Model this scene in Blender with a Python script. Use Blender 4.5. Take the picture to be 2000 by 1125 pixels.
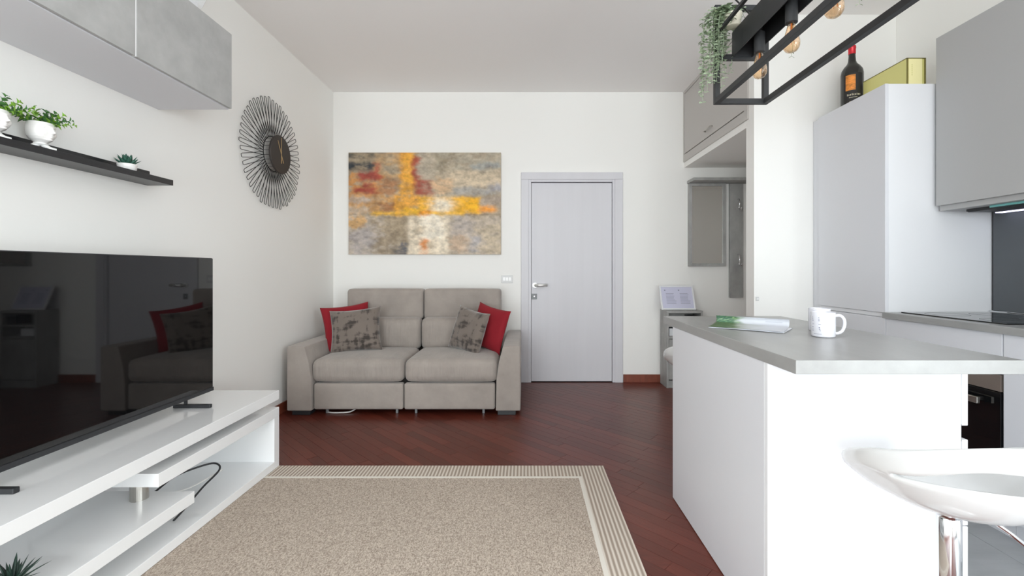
import bpy, bmesh, math, random
import numpy as np
from mathutils import Vector, Matrix, Euler, noise as mnoise

random.seed(7)
for _o in list(bpy.data.objects):
    bpy.data.objects.remove(_o, do_unlink=True)
SC = bpy.context.scene
C = SC.collection

# ------------------------------------------------------------------ room numbers
CAMZ = 1.2
XL, XR = -2.044, 2.76          # left / right wall faces
YB, YF = 4.918, -3.0           # back wall face, wall behind the camera
ZC = 3.096                     # ceiling
YP0, YP1 = 3.42, 3.546         # partition between kitchen and entrance
XP = 1.702                     # free end of that partition

# ------------------------------------------------------------------ camera
cam_d = bpy.data.cameras.new('camera')
cam = bpy.data.objects.new('camera', cam_d)
C.objects.link(cam)
cam.location = (0, 0, CAMZ)
cam.rotation_euler = (math.pi / 2, 0, 0)
cam_d.sensor_width = 36
cam_d.lens = 900 * 36 / 2000
cam_d.shift_x = -25 / 2000
cam_d.shift_y = -35.5 / 2000
cam_d.clip_start = 0.02
SC.camera = cam

# ------------------------------------------------------------------ world, window light, added side fill, exposure
W = bpy.data.worlds.new('world')
SC.world = W
W.use_nodes = True
W.node_tree.nodes['Background'].inputs[0].default_value = (0.80, 0.90, 1.0, 1)
W.node_tree.nodes['Background'].inputs[1].default_value = 0.6
WINDOWS = [(-1.70, -0.30, 0.12, 2.50), (0.70, 2.30, 0.12, 2.50)]
for i, (a, b, z0, z1) in enumerate(WINDOWS):
    ld = bpy.data.lights.new('window_and_fill_light', 'AREA')
    ld.shape = 'RECTANGLE'
    ld.size, ld.size_y = b - a, z1 - z0
    ld.energy = (124, 34)[i]
    ld.color = (0.915, 0.985, 1.0)
    lo = bpy.data.objects.new('window_and_fill_light', ld)
    C.objects.link(lo)
    lo.location = ((a + b) / 2, YF + 0.03, (z0 + z1) / 2)
    lo.rotation_euler = (math.pi / 2, 0, 0)      # -Z axis turned towards +Y
# fill lights added beside the camera, with made-up windows in both side walls
ADDED_SIDE_WINDOWS = [('left', -2.6, -0.2, 0.30, 2.55, 50), ('right', -2.6, -0.2, 0.30, 2.55, 120)]
for side, a, b, z0, z1, en in ADDED_SIDE_WINDOWS:
    ld = bpy.data.lights.new('window_and_fill_light', 'AREA')
    ld.shape = 'RECTANGLE'
    ld.size, ld.size_y = z1 - z0, b - a
    ld.energy = en
    ld.color = (0.915, 0.985, 1.0)
    lo = bpy.data.objects.new('window_and_fill_light', ld)
    C.objects.link(lo)
    sgn = 1 if side == 'left' else -1
    lo.location = ((XL if side == 'left' else XR) + sgn * 0.03, (a + b) / 2, (z0 + z1) / 2)
    lo.rotation_euler = (0, -sgn * math.pi / 2, 0)
SC.view_settings.view_transform = 'Standard'
SC.view_settings.look = 'None'
SC.view_settings.gamma = 1
SC.view_settings.use_curve_mapping = False
SC.view_settings.exposure = 0.06
SC.cycles.max_bounces = 14
SC.cycles.diffuse_bounces = 8
SC.cycles.glossy_bounces = 5
SC.cycles.transparent_max_bounces = 12

# ------------------------------------------------------------------ materials
def lin(c):
    return tuple((v / 12.92 if v <= 0.04045 else ((v + 0.055) / 1.055) ** 2.4) for v in c)

def rgb(r, g, b):
    return lin((r / 255, g / 255, b / 255))

def mat(name, col, rough=0.5, metal=0.0, spec=0.5, coat=0.0, noise=None, bump=None,
        sheen=0.0, emit=None, objrand=0.0, coords='Object'):
    """noise = (scale, amount, (sx,sy,sz)) ; bump = (scale, strength, (sx,sy,sz))"""
    m = bpy.data.materials.new(name)
    m.use_nodes = True
    nt = m.node_tree
    p = nt.nodes['Principled BSDF']
    p.inputs['Base Color'].default_value = (*col, 1)
    p.inputs['Roughness'].default_value = rough
    p.inputs['Metallic'].default_value = metal
    p.inputs['Specular IOR Level'].default_value = spec
    p.inputs['Coat Weight'].default_value = coat
    p.inputs['Coat Roughness'].default_value = 0.05
    p.inputs['Sheen Weight'].default_value = sheen
    if emit:
        p.inputs['Emission Color'].default_value = (*emit[0], 1)
        p.inputs['Emission Strength'].default_value = emit[1]
    tc = nt.nodes.new('ShaderNodeTexCoord')
    if noise:
        mp = nt.nodes.new('ShaderNodeMapping')
        mp.inputs['Scale'].default_value = noise[2] if len(noise) > 2 else (1, 1, 1)
        nt.links.new(tc.outputs[coords], mp.inputs[0])
        n = nt.nodes.new('ShaderNodeTexNoise')
        n.inputs['Scale'].default_value = noise[0]
        n.inputs['Detail'].default_value = 6
        n.inputs['Roughness'].default_value = 0.6
        nt.links.new(mp.outputs[0], n.inputs['Vector'])
        r = nt.nodes.new('ShaderNodeMapRange')
        r.inputs['From Min'].default_value = 0.3
        r.inputs['From Max'].default_value = 0.7
        r.inputs['To Min'].default_value = 1 - noise[1]
        r.inputs['To Max'].default_value = 1 + noise[1]
        nt.links.new(n.outputs[0], r.inputs[0])
        h = nt.nodes.new('ShaderNodeHueSaturation')
        h.inputs['Color'].default_value = (*col, 1)
        nt.links.new(r.outputs[0], h.inputs['Value'])
        nt.links.new(h.outputs[0], p.inputs['Base Color'])
        if objrand:
            oi = nt.nodes.new('ShaderNodeObjectInfo')
            r2 = nt.nodes.new('ShaderNodeMapRange')
            r2.inputs['To Min'].default_value = 1 - objrand
            r2.inputs['To Max'].default_value = 1 + objrand
            nt.links.new(oi.outputs['Random'], r2.inputs[0])
            mu = nt.nodes.new('ShaderNodeMath')
            mu.operation = 'MULTIPLY'
            nt.links.new(r.outputs[0], mu.inputs[0])
            nt.links.new(r2.outputs[0], mu.inputs[1])
            nt.links.new(mu.outputs[0], h.inputs['Value'])
    if bump:
        mp = nt.nodes.new('ShaderNodeMapping')
        mp.inputs['Scale'].default_value = bump[2] if len(bump) > 2 else (1, 1, 1)
        nt.links.new(tc.outputs[coords], mp.inputs[0])
        n = nt.nodes.new('ShaderNodeTexNoise')
        n.inputs['Scale'].default_value = bump[0]
        n.inputs['Detail'].default_value = 4
        nt.links.new(mp.outputs[0], n.inputs['Vector'])
        b = nt.nodes.new('ShaderNodeBump')
        b.inputs['Strength'].default_value = bump[1]
        b.inputs['Distance'].default_value = 0.01
        nt.links.new(n.outputs[0], b.inputs['Height'])
        nt.links.new(b.outputs[0], p.inputs['Normal'])
    return m

M = {}
M['wall'] = mat('wall_paint', rgb(242, 241, 238), 0.85, bump=(60, 0.03))
M['ceiling'] = mat('ceiling_paint', rgb(245, 243, 242), 0.9)
M['wood'] = mat('parquet_wood', rgb(98, 46, 35), 0.28, spec=0.34, noise=(9, 0.26, (1.0, 22, 1)), objrand=0.22, bump=(40, 0.02, (1, 8, 1)))
M['subfloor'] = mat('parquet_joint', rgb(46, 22, 17), 0.6)
M['tile'] = mat('grey_floor_tile', rgb(168, 171, 174), 0.35, noise=(3, 0.10, (1, 3, 1)))
M['skirt'] = mat('baseboard_wood', rgb(126, 66, 49), 0.35, noise=(6, 0.15, (8, 1, 1)))
M['door'] = mat('door_grey_laminate', rgb(211, 210, 215), 0.45, noise=(2, 0.02, (6, 6, 0.3)))
M['cupboard'] = mat('cupboard_taupe', rgb(190, 186, 182), 0.5)
M['lacquer'] = mat('white_gloss_lacquer', rgb(240, 241, 242), 0.08, coat=0.6)
M['white'] = mat('white_matt_laminate', rgb(228, 229, 232), 0.4)
M['front'] = mat('pale_grey_front', rgb(216, 217, 222), 0.42)
M['unit'] = mat('grey_unit_front', rgb(172, 172, 172), 0.45)
M['concrete'] = mat('concrete_laminate', rgb(171, 171, 170), 0.5, noise=(5, 0.16, (1, 1, 1)), bump=(30, 0.04))
M['concrete_dark'] = mat('dark_concrete_laminate', rgb(160, 160, 158), 0.55, noise=(9, 0.20, (1, 1, 0.5)), bump=(40, 0.05))
M['worktop'] = mat('worktop_stone_laminate', rgb(152, 152, 151), 0.3, noise=(5, 0.08, (3, 1, 3)), bump=(80, 0.02))
M['ledge'] = mat('black_ash_veneer', rgb(38, 38, 40), 0.34, noise=(12, 0.3, (1, 0.15, 6)))
M['black'] = mat('black_metal', rgb(46, 47, 49), 0.5, spec=0.4, noise=(30, 0.1))
M['wire'] = mat('black_wire', rgb(30, 29, 29), 0.5)
M['plastic_black'] = mat('black_plastic', rgb(40, 41, 44), 0.45)
M['screen'] = mat('tv_screen_glass', rgb(12, 12, 13), 0.03, spec=0.62)
M['glass_black'] = mat('black_glass', rgb(14, 15, 17), 0.04, spec=0.6)
M['splash'] = mat('anthracite_panel', rgb(84, 88, 92), 0.45, noise=(4, 0.06))
M['chrome'] = mat('chrome', rgb(225, 226, 228), 0.1, 1.0)
M['satin'] = mat('satin_nickel', rgb(238, 238, 236), 0.32, 0.75)
M['lockgrey'] = mat('grey_lock_metal', rgb(128, 130, 132), 0.5, 0.3)
M['steel'] = mat('brushed_steel', rgb(195, 192, 186), 0.28, 1.0)
M['sofa'] = mat('sofa_microfibre', rgb(156, 147, 140), 0.9, sheen=0.3, noise=(5, 0.12), bump=(14, 0.22))
M['sofa_wrinkle'] = mat('sofa_gathered_microfibre', rgb(156, 147, 140), 0.9, sheen=0.3, noise=(5, 0.12), bump=(9, 0.7, (4, 0.6, 0.6)))
M['dark'] = mat('dark_underside', rgb(40, 36, 35), 0.9)
M['red'] = mat('red_cotton', rgb(138, 10, 28), 0.85, sheen=0.05, bump=(150, 0.1))
M['rug_line'] = mat('rug_cream_line', rgb(220, 214, 204), 0.95, bump=(400, 0.2))
M['ceramic'] = mat('white_ceramic', rgb(240, 239, 237), 0.3, coat=0.3)
M['mug'] = mat('mug_glaze', rgb(222, 222, 229), 0.12, coat=0.5)
M['mugprint'] = mat('mug_print_grey', rgb(140, 142, 160), 0.3)
M['abs'] = mat('white_abs_shell', rgb(214, 215, 215), 0.16, coat=0.4)
M['paper'] = mat('paper_lilac', rgb(205, 205, 226), 0.7)
M['page'] = mat('magazine_paper', rgb(232, 234, 240), 0.4)
M['ink'] = mat('ink_grey', rgb(140, 142, 160), 0.8)
M['mirror'] = mat('mirror_glass', rgb(243, 243, 241), 0.03, 1.0)
M['cable_white'] = mat('white_cable', rgb(215, 213, 210), 0.5)
M['gold'] = mat('brass_hand', rgb(196, 168, 124), 0.45, 0.4)
M['disc'] = mat('clock_dial_brown', rgb(52, 46, 43), 0.6)
M['box'] = mat('box_olive_gold', rgb(214, 209, 134), 0.45)
M['box_side'] = mat('box_pale_gold', rgb(246, 238, 180), 0.35)
M['box_edge'] = mat('box_dark_edge', rgb(120, 112, 56), 0.5)
M['bottle'] = mat('dark_bottle_glass', rgb(34, 33, 28), 0.1, spec=0.6)
M['foil'] = mat('red_foil', rgb(206, 40, 52), 0.25, 0.3)
M['label_dark'] = mat('bottle_label_black', rgb(30, 28, 27), 0.5)
M['label_art'] = mat('bottle_label_orange', rgb(214, 132, 52), 0.5, noise=(28, 0.55, (1, 1, 1.6)))
M['label_text'] = mat('bottle_label_lettering', rgb(222, 214, 190), 0.5)
M['leaf_bright'] = mat('leaf_fresh_green', rgb(132, 178, 66), 0.45, noise=(40, 0.35))
M['leaf_mid'] = mat('leaf_mid_green', rgb(82, 128, 70), 0.5, noise=(40, 0.35))
M['leaf_dusty'] = mat('leaf_dusty_eucalyptus', rgb(164, 180, 152), 0.6, noise=(60, 0.4))
M['leaf_teal'] = mat('leaf_blue_green', rgb(46, 92, 76), 0.5, noise=(40, 0.35))
M['leaf_agave'] = mat('leaf_dark_agave', rgb(38, 62, 52), 0.5, noise=(30, 0.4))
M['soil'] = mat('potting_soil', rgb(60, 48, 40), 0.95)
M['pot_cream'] = mat('cream_pot', rgb(226, 222, 204), 0.5)
M['led'] = mat('hood_led_strip', rgb(240, 240, 255), 0.3, emit=((0.75, 0.75, 1.0), 2))
M['hood_glass'] = mat('hood_teal_glass', rgb(120, 190, 186), 0.1)
M['switch'] = mat('switch_plate', rgb(216, 216, 216), 0.4)
M['switch_key'] = mat('switch_rocker', rgb(244, 244, 244), 0.25)
M['filament'] = mat('bulb_filament', rgb(190, 120, 60), 0.4, 0.5)
M['bronze'] = mat('oven_panel_bronze', rgb(150, 138, 130), 0.3, 0.6)

def glass_amber():
    m = bpy.data.materials.new('amber_bulb_glass')
    m.use_nodes = True
    nt = m.node_tree
    nt.nodes.clear()
    out = nt.nodes.new('ShaderNodeOutputMaterial')
    tr = nt.nodes.new('ShaderNodeBsdfTransparent')
    tr.inputs[0].default_value = (0.96, 0.80, 0.62, 1)
    gl = nt.nodes.new('ShaderNodeBsdfGlossy')
    gl.inputs['Roughness'].default_value = 0.03
    gl.inputs[0].default_value = (1.0, 0.93, 0.85, 1)
    lw = nt.nodes.new('ShaderNodeLayerWeight')
    lw.inputs[0].default_value = 0.35
    mx = nt.nodes.new('ShaderNodeMixShader')
    nt.links.new(lw.outputs['Facing'], mx.inputs[0])
    nt.links.new(tr.outputs[0], mx.inputs[1])
    nt.links.new(gl.outputs[0], mx.inputs[2])
    nt.links.new(mx.outputs[0], out.inputs[0])
    return m
M['amber'] = glass_amber()

def pane_glass():
    m = bpy.data.materials.new('window_pane_glass')
    m.use_nodes = True
    nt = m.node_tree
    nt.nodes.clear()
    out = nt.nodes.new('ShaderNodeOutputMaterial')
    tr = nt.nodes.new('ShaderNodeBsdfTransparent')
    gl = nt.nodes.new('ShaderNodeBsdfGlossy')
    gl.inputs['Roughness'].default_value = 0.02
    mx = nt.nodes.new('ShaderNodeMixShader')
    mx.inputs[0].default_value = 0.06
    nt.links.new(tr.outputs[0], mx.inputs[1])
    nt.links.new(gl.outputs[0], mx.inputs[2])
    nt.links.new(mx.outputs[0], out.inputs[0])
    return m
M['pane'] = pane_glass()

def rug_mats():
    def base(name):
        m = bpy.data.materials.new(name)
        m.use_nodes = True
        nt = m.node_tree
        p = nt.nodes['Principled BSDF']
        p.inputs['Roughness'].default_value = 0.95
        p.inputs['Specular IOR Level'].default_value = 0.15
        tc = nt.nodes.new('ShaderNodeTexCoord')
        return m, nt, p, tc
    def ramp(nt, stops):
        r = nt.nodes.new('ShaderNodeValToRGB')
        e = r.color_ramp.elements
        e[0].position, e[0].color = stops[0][0], (*stops[0][1], 1)
        e[1].position, e[1].color = stops[1][0], (*stops[1][1], 1)
        return r
    m, nt, p, tc = base('rug_flatweave')
    n = nt.nodes.new('ShaderNodeTexNoise')
    n.inputs['Scale'].default_value = 210
    n.inputs['Detail'].default_value = 3
    mp = nt.nodes.new('ShaderNodeMapping')
    mp.inputs['Scale'].default_value = (1, 0.6, 1)
    nt.links.new(tc.outputs['Object'], mp.inputs[0])
    nt.links.new(mp.outputs[0], n.inputs['Vector'])
    r = ramp(nt, [(0.30, rgb(136, 122, 110)), (0.70, rgb(206, 193, 179))])
    nt.links.new(n.outputs[0], r.inputs[0])
    nt.links.new(r.outputs[0], p.inputs['Base Color'])
    b = nt.nodes.new('ShaderNodeBump')
    b.inputs['Strength'].default_value = 0.5
    b.inputs['Distance'].default_value = 0.003
    nt.links.new(n.outputs[0], b.inputs['Height'])
    nt.links.new(b.outputs[0], p.inputs['Normal'])
    field = m
    m, nt, p, tc = base('rug_border_ribs')
    w = nt.nodes.new('ShaderNodeTexWave')
    w.wave_type = 'BANDS'
    w.bands_direction = 'X'
    w.inputs['Scale'].default_value = 15.5
    w.inputs['Distortion'].default_value = 0.25
    w.inputs['Detail'].default_value = 1
    nt.links.new(tc.outputs['Object'], w.inputs['Vector'])
    r = ramp(nt, [(0.15, rgb(160, 146, 133)), (0.9, rgb(214, 204, 192))])
    nt.links.new(w.outputs[0], r.inputs[0])
    nt.links.new(r.outputs[0], p.inputs['Base Color'])
    b = nt.nodes.new('ShaderNodeBump')
    b.inputs['Strength'].default_value = 0.6
    b.inputs['Distance'].default_value = 0.004
    nt.links.new(w.outputs[0], b.inputs['Height'])
    nt.links.new(b.outputs[0], p.inputs['Normal'])
    return field, m
M['rug_field'], M['rug_border'] = rug_mats()

def velvet():
    m = bpy.data.materials.new('taupe_crushed_velvet')
    m.use_nodes = True
    nt = m.node_tree
    p = nt.nodes['Principled BSDF']
    p.inputs['Roughness'].default_value = 0.75
    p.inputs['Sheen Weight'].default_value = 0.5
    tc = nt.nodes.new('ShaderNodeTexCoord')
    outs = []
    for s in ((2.2, 1, 7), (7, 1, 2.2)):
        mp = nt.nodes.new('ShaderNodeMapping')
        mp.inputs['Scale'].default_value = s
        nt.links.new(tc.outputs['Object'], mp.inputs[0])
        n = nt.nodes.new('ShaderNodeTexNoise')
        n.inputs['Scale'].default_value = 3.2
        n.inputs['Detail'].default_value = 5
        nt.links.new(mp.outputs[0], n.inputs['Vector'])
        outs.append(n.outputs[0])
    mu = nt.nodes.new('ShaderNodeMath')
    mu.operation = 'ADD'
    nt.links.new(outs[0], mu.inputs[0])
    nt.links.new(outs[1], mu.inputs[1])
    r = nt.nodes.new('ShaderNodeValToRGB')
    e = r.color_ramp.elements
    e[0].position, e[0].color = 0.84, (*rgb(54, 45, 39), 1)
    e[1].position, e[1].color = 1.14, (*rgb(114, 103, 95), 1)
    nt.links.new(mu.outputs[0], r.inputs[0])
    nt.links.new(r.outputs[0], p.inputs['Base Color'])
    return m
M['velvet'] = velvet()

def vcol(name, rough=0.7, layer='Col'):
    m = bpy.data.materials.new(name)
    m.use_nodes = True
    nt = m.node_tree
    p = nt.nodes['Principled BSDF']
    p.inputs['Roughness'].default_value = rough
    a = nt.nodes.new('ShaderNodeVertexColor')
    a.layer_name = layer
    nt.links.new(a.outputs[0], p.inputs['Base Color'])
    return m
M['canvas_print'] = vcol('canvas_print', 0.75)
M['magazine_print'] = vcol('magazine_print', 0.35)

# ------------------------------------------------------------------ mesh builder
ORIG = {}

def worigin(o):
    return ORIG.get(o.name, Vector((0, 0, 0))) if o else Vector((0, 0, 0))

class MB:
    def __init__(self):
        self.v, self.f = [], []

    def add(self, verts, faces):
        k = len(self.v)
        self.v += [Vector(p) for p in verts]
        self.f += [tuple(i + k for i in q) for q in faces]
        return self

    def box(self, x0, x1, y0, y1, z0, z1):
        return self.add([(x0, y0, z0), (x1, y0, z0), (x1, y1, z0), (x0, y1, z0),
                         (x0, y0, z1), (x1, y0, z1), (x1, y1, z1), (x0, y1, z1)],
                        [(0, 3, 2, 1), (4, 5, 6, 7), (0, 1, 5, 4), (1, 2, 6, 5), (2, 3, 7, 6), (3, 0, 4, 7)])

    def prism(self, poly, z0, z1, axis='z'):
        n = len(poly)
        def P(a, b, h):
            return (a, b, h) if axis == 'z' else ((a, h, b) if axis == 'y' else (h, a, b))
        vs = [P(a, b, z0) for a, b in poly] + [P(a, b, z1) for a, b in poly]
        fs = [tuple(range(n - 1, -1, -1)), tuple(range(n, 2 * n))]
        fs += [(i, (i + 1) % n, (i + 1) % n + n, i + n) for i in range(n)]
        return self.add(vs, fs)

    def lathe(self, prof, c=(0, 0, 0), n=32, axis='z', capa=True, capb=True):
        c = Vector(c)
        vs, fs = [], []
        for r, h in prof:
            for i in range(n):
                a = 2 * math.pi * i / n
                u, w = r * math.cos(a), r * math.sin(a)
                p = {'z': (u, w, h), 'y': (u, h, w), 'x': (h, u, w)}[axis]
                vs.append(c + Vector(p))
        for k in range(len(prof) - 1):
            for i in range(n):
                j = (i + 1) % n
                fs.append((k * n + i, k * n + j, (k + 1) * n + j, (k + 1) * n + i))
        if capa:
            fs.append(tuple(range(n - 1, -1, -1)))
        if capb:
            b = (len(prof) - 1) * n
            fs.append(tuple(range(b, b + n)))
        return self.add(vs, fs)

    def tube(self, pts, r, n=8, closed=False):
        pts = [Vector(p) for p in pts]
        m = len(pts)
        rs = r if isinstance(r, (list, tuple)) else [r] * m
        vs, fs = [], []
        up = None
        for i, p in enumerate(pts):
            if closed:
                d = (pts[(i + 1) % m] - pts[i - 1]).normalized()
            else:
                d = (pts[min(i + 1, m - 1)] - pts[max(i - 1, 0)]).normalized()
            if up is None:
                up = Vector((0, 0, 1)) if abs(d.z) < 0.9 else Vector((1, 0, 0))
            a = d.cross(up)
            if a.length < 1e-5:
                a = d.cross(Vector((0, 1, 0.3)))
            a.normalize()
            b = a.cross(d).normalized()
            up = b
            for k in range(n):
                t = 2 * math.pi * k / n
                vs.append(p + rs[i] * (a * math.cos(t) + b * math.sin(t)))
        for i in range(m if closed else m - 1):
            i2 = (i + 1) % m
            for k in range(n):
                k2 = (k + 1) % n
                fs.append((i * n + k, i * n + k2, i2 * n + k2, i2 * n + k))
        if not closed:
            fs.append(tuple(range(n - 1, -1, -1)))
            fs.append(tuple(range((m - 1) * n, m * n)))
        return self.add(vs, fs)

    def rbox(self, c, s, r, puff=(0, 0, 0), cuts=8):
        """rounded box with optional bulge of the faces along each axis"""
        hx, hy, hz = s[0] / 2, s[1] / 2, s[2] / 2
        def coords(h):
            rr = min(r, h * 0.98)
            inner = h - rr
            e = [inner + rr * t for t in (0, 0.45, 0.8, 1.0)]
            mid = [inner * (2 * i / cuts - 1) for i in range(1, cuts)]
            return [-q for q in reversed(e)] + mid + e
        X, Y, Z = coords(hx), coords(hy), coords(hz)
        idx, vs, fs = {}, [], []
        def vert(x, y, z):
            key = (round(x, 6), round(y, 6), round(z, 6))
            if key in idx:
                return idx[key]
            rr = min(r, hx * .98, hy * .98, hz * .98)
            q = Vector((max(-hx + rr, min(hx - rr, x)), max(-hy + rr, min(hy - rr, y)), max(-hz + rr, min(hz - rr, z))))
            d = Vector((x, y, z)) - q
            p = q + d.normalized() * rr if d.length > 1e-9 else q
            u, v, w = p.x / hx, p.y / hy, p.z / hz
            fu, fv, fw = max(0, 1 - u * u), max(0, 1 - v * v), max(0, 1 - w * w)
            p = Vector((p.x + puff[0] * u * fv * fw, p.y + puff[1] * v * fu * fw, p.z + puff[2] * w * fu * fv))
            idx[key] = len(vs)
            vs.append(p + Vector(c))
            return idx[key]
        def grid(A, Bc, fn, flip):
            for i in range(len(A) - 1):
                for j in range(len(Bc) - 1):
                    q = [vert(*fn(A[i], Bc[j])), vert(*fn(A[i + 1], Bc[j])), vert(*fn(A[i + 1], Bc[j + 1])), vert(*fn(A[i], Bc[j + 1]))]
                    fs.append(tuple(reversed(q)) if flip else tuple(q))
        grid(X, Y, lambda a, b: (a, b, hz), False)
        grid(X, Y, lambda a, b: (a, b, -hz), True)
        grid(X, Z, lambda a, b: (a, -hy, b), False)
        grid(X, Z, lambda a, b: (a, hy, b), True)
        grid(Y, Z, lambda a, b: (hx, a, b), False)
        grid(Y, Z, lambda a, b: (-hx, a, b), True)
        return self.add(vs, fs)

    def leaf(self, base, d, up, L, w, fold=0.25):
        base, d = Vector(base), Vector(d).normalized()
        s = d.cross(Vector(up))
        if s.length < 1e-4:
            s = d.cross(Vector((1, 0, 0.2)))
        s.normalize()
        n = s.cross(d).normalized()
        vs = [base,
              base + d * L * .35 + s * w * .5 + n * w * fold, base + d * L * .35, base + d * L * .35 - s * w * .5 + n * w * fold,
              base + d * L * .7 + s * w * .42 + n * w * fold * .8, base + d * L * .7 - n * .02 * L, base + d * L * .7 - s * w * .42 + n * w * fold * .8,
              base + d * L - n * .08 * L]
        return self.add(vs, [(0, 1, 2), (0, 2, 3), (1, 4, 5, 2), (2, 5, 6, 3), (4, 7, 5), (5, 7, 6)])

    def blade(self, base, d, L, w, bend):
        base, d = Vector(base), Vector(d).normalized()
        s = d.cross(Vector((0, 0, 1)))
        if s.length < 1e-4:
            s = Vector((1, 0, 0))
        s.normalize()
        n = s.cross(d).normalized()
        ring = []
        vs, fs = [], []
        for t, ww in ((0, .6), (.25, 1), (.55, .8), (.8, .45), (1, .02)):
            c = base + d * L * t - Vector((0, 0, 1)) * bend * t * t * L
            k = len(vs)
            vs += [c + s * w * ww / 2, c - n * w * .18 * ww, c - s * w * ww / 2, c + n * w * .1 * ww]
            ring.append(k)
        for a, b in zip(ring, ring[1:]):
            for i in range(4):
                j = (i + 1) % 4
                fs.append((a + i, a + j, b + j, b + i))
        return self.add(vs, fs)

    def build(self, name, m, parent=None, at=None, smooth=False, bevel=0.0, seg=2, solid=0.0, subsurf=0, local=False, kind=None, mesh=None):
        org = worigin(parent) if parent else (Vector(at) if at else Vector((0, 0, 0)))
        off = Vector((0, 0, 0)) if local else org
        me = bpy.data.meshes.new(name)
        me.from_pydata([tuple(p - off) for p in self.v], [], self.f)
        me.validate()
        bm = bmesh.new()
        bm.from_mesh(me)
        bmesh.ops.recalc_face_normals(bm, faces=bm.faces)
        bm.to_mesh(me)
        bm.free()
        if smooth:
            for p in me.polygons:
                p.use_smooth = True
        mm = M[m] if isinstance(m, str) else m
        me.materials.append(mm)
        o = bpy.data.objects.new(name, me)
        C.objects.link(o)
        if parent:
            o.parent = parent
            ORIG[o.name] = org
        else:
            o.location = org
            ORIG[o.name] = org
        if solid:
            s = o.modifiers.new('solid', 'SOLIDIFY')
            s.thickness = solid
            s.offset = 0
        if bevel:
            b = o.modifiers.new('bevel', 'BEVEL')
            b.width = bevel
            b.segments = seg
            b.limit_method = 'ANGLE'
            b.angle_limit = math.radians(35)
            if seg > 2:
                for p in me.polygons:
                    p.use_smooth = True
        if subsurf:
            s = o.modifiers.new('subsurf', 'SUBSURF')
            s.levels = s.render_levels = subsurf
        if kind:
            o['kind'] = kind
        return o

def tag(o, label, cat, group=None, kind=None):
    o['label'] = label
    o['category'] = cat
    if group:
        o['group'] = group
    if kind:
        o['kind'] = kind
    return o

def thing(name, label, cat, loc, rot=(0, 0, 0), group=None, kind=None):
    o = bpy.data.objects.new(name, None)
    o.empty_display_size = 0.05
    C.objects.link(o)
    o.location = loc
    o.rotation_euler = rot
    ORIG[o.name] = Vector(loc)
    return tag(o, label, cat, group, kind)

def B(x0, x1, y0, y1, z0, z1):
    return MB().box(x0, x1, y0, y1, z0, z1)

def copy_tree(o, parent=None):
    c = o.copy()
    C.objects.link(c)
    if parent:
        c.parent = parent
    for ch in list(o.children):
        copy_tree(ch, c)
    return c

def smooth_path(pts, n=8):
    pts = [Vector(p) for p in pts]
    out = []
    P = [pts[0]] + pts + [pts[-1]]
    for i in range(1, len(P) - 2):
        for k in range(n):
            t = k / n
            a, b, c, d = P[i - 1], P[i], P[i + 1], P[i + 2]
            out.append(0.5 * ((2 * b) + (c - a) * t + (2 * a - 5 * b + 4 * c - d) * t * t + (3 * b - a - 3 * c + d) * t ** 3))
    out.append(pts[-1])
    return out

# ================================================================== THE SETTING
KX = 1.43                                  # where the parquet gives way to kitchen tiles
floor = MB().box(XL - .1, XR + .1, YF - .1, YB + .1, -0.10, -0.012).build('floor', 'subfloor')
tag(floor, 'dark reddish parquet floor laid in diagonal strips', 'floor', kind='structure')

def clip_poly(poly, x0, x1, y0, y1):
    def half(pl, inside, cut):
        out = []
        for i, p in enumerate(pl):
            q = pl[(i + 1) % len(pl)]
            if inside(p):
                out.append(p)
                if not inside(q):
                    out.append(cut(p, q))
            elif inside(q):
                out.append(cut(p, q))
        return out
    def cx(v):
        return lambda p, q: (v, p[1] + (q[1] - p[1]) * (v - p[0]) / (q[0] - p[0]))
    def cy(v):
        return lambda p, q: (p[0] + (q[0] - p[0]) * (v - p[1]) / (q[1] - p[1]), v)
    for ins, ct in ((lambda p: p[0] >= x0, cx(x0)), (lambda p: p[0] <= x1, cx(x1)),
                    (lambda p: p[1] >= y0, cy(y0)), (lambda p: p[1] <= y1, cy(y1))):
        if len(poly) < 3:
            return []
        poly = half(poly, ins, ct)
    return poly if len(poly) >= 3 else []

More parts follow.
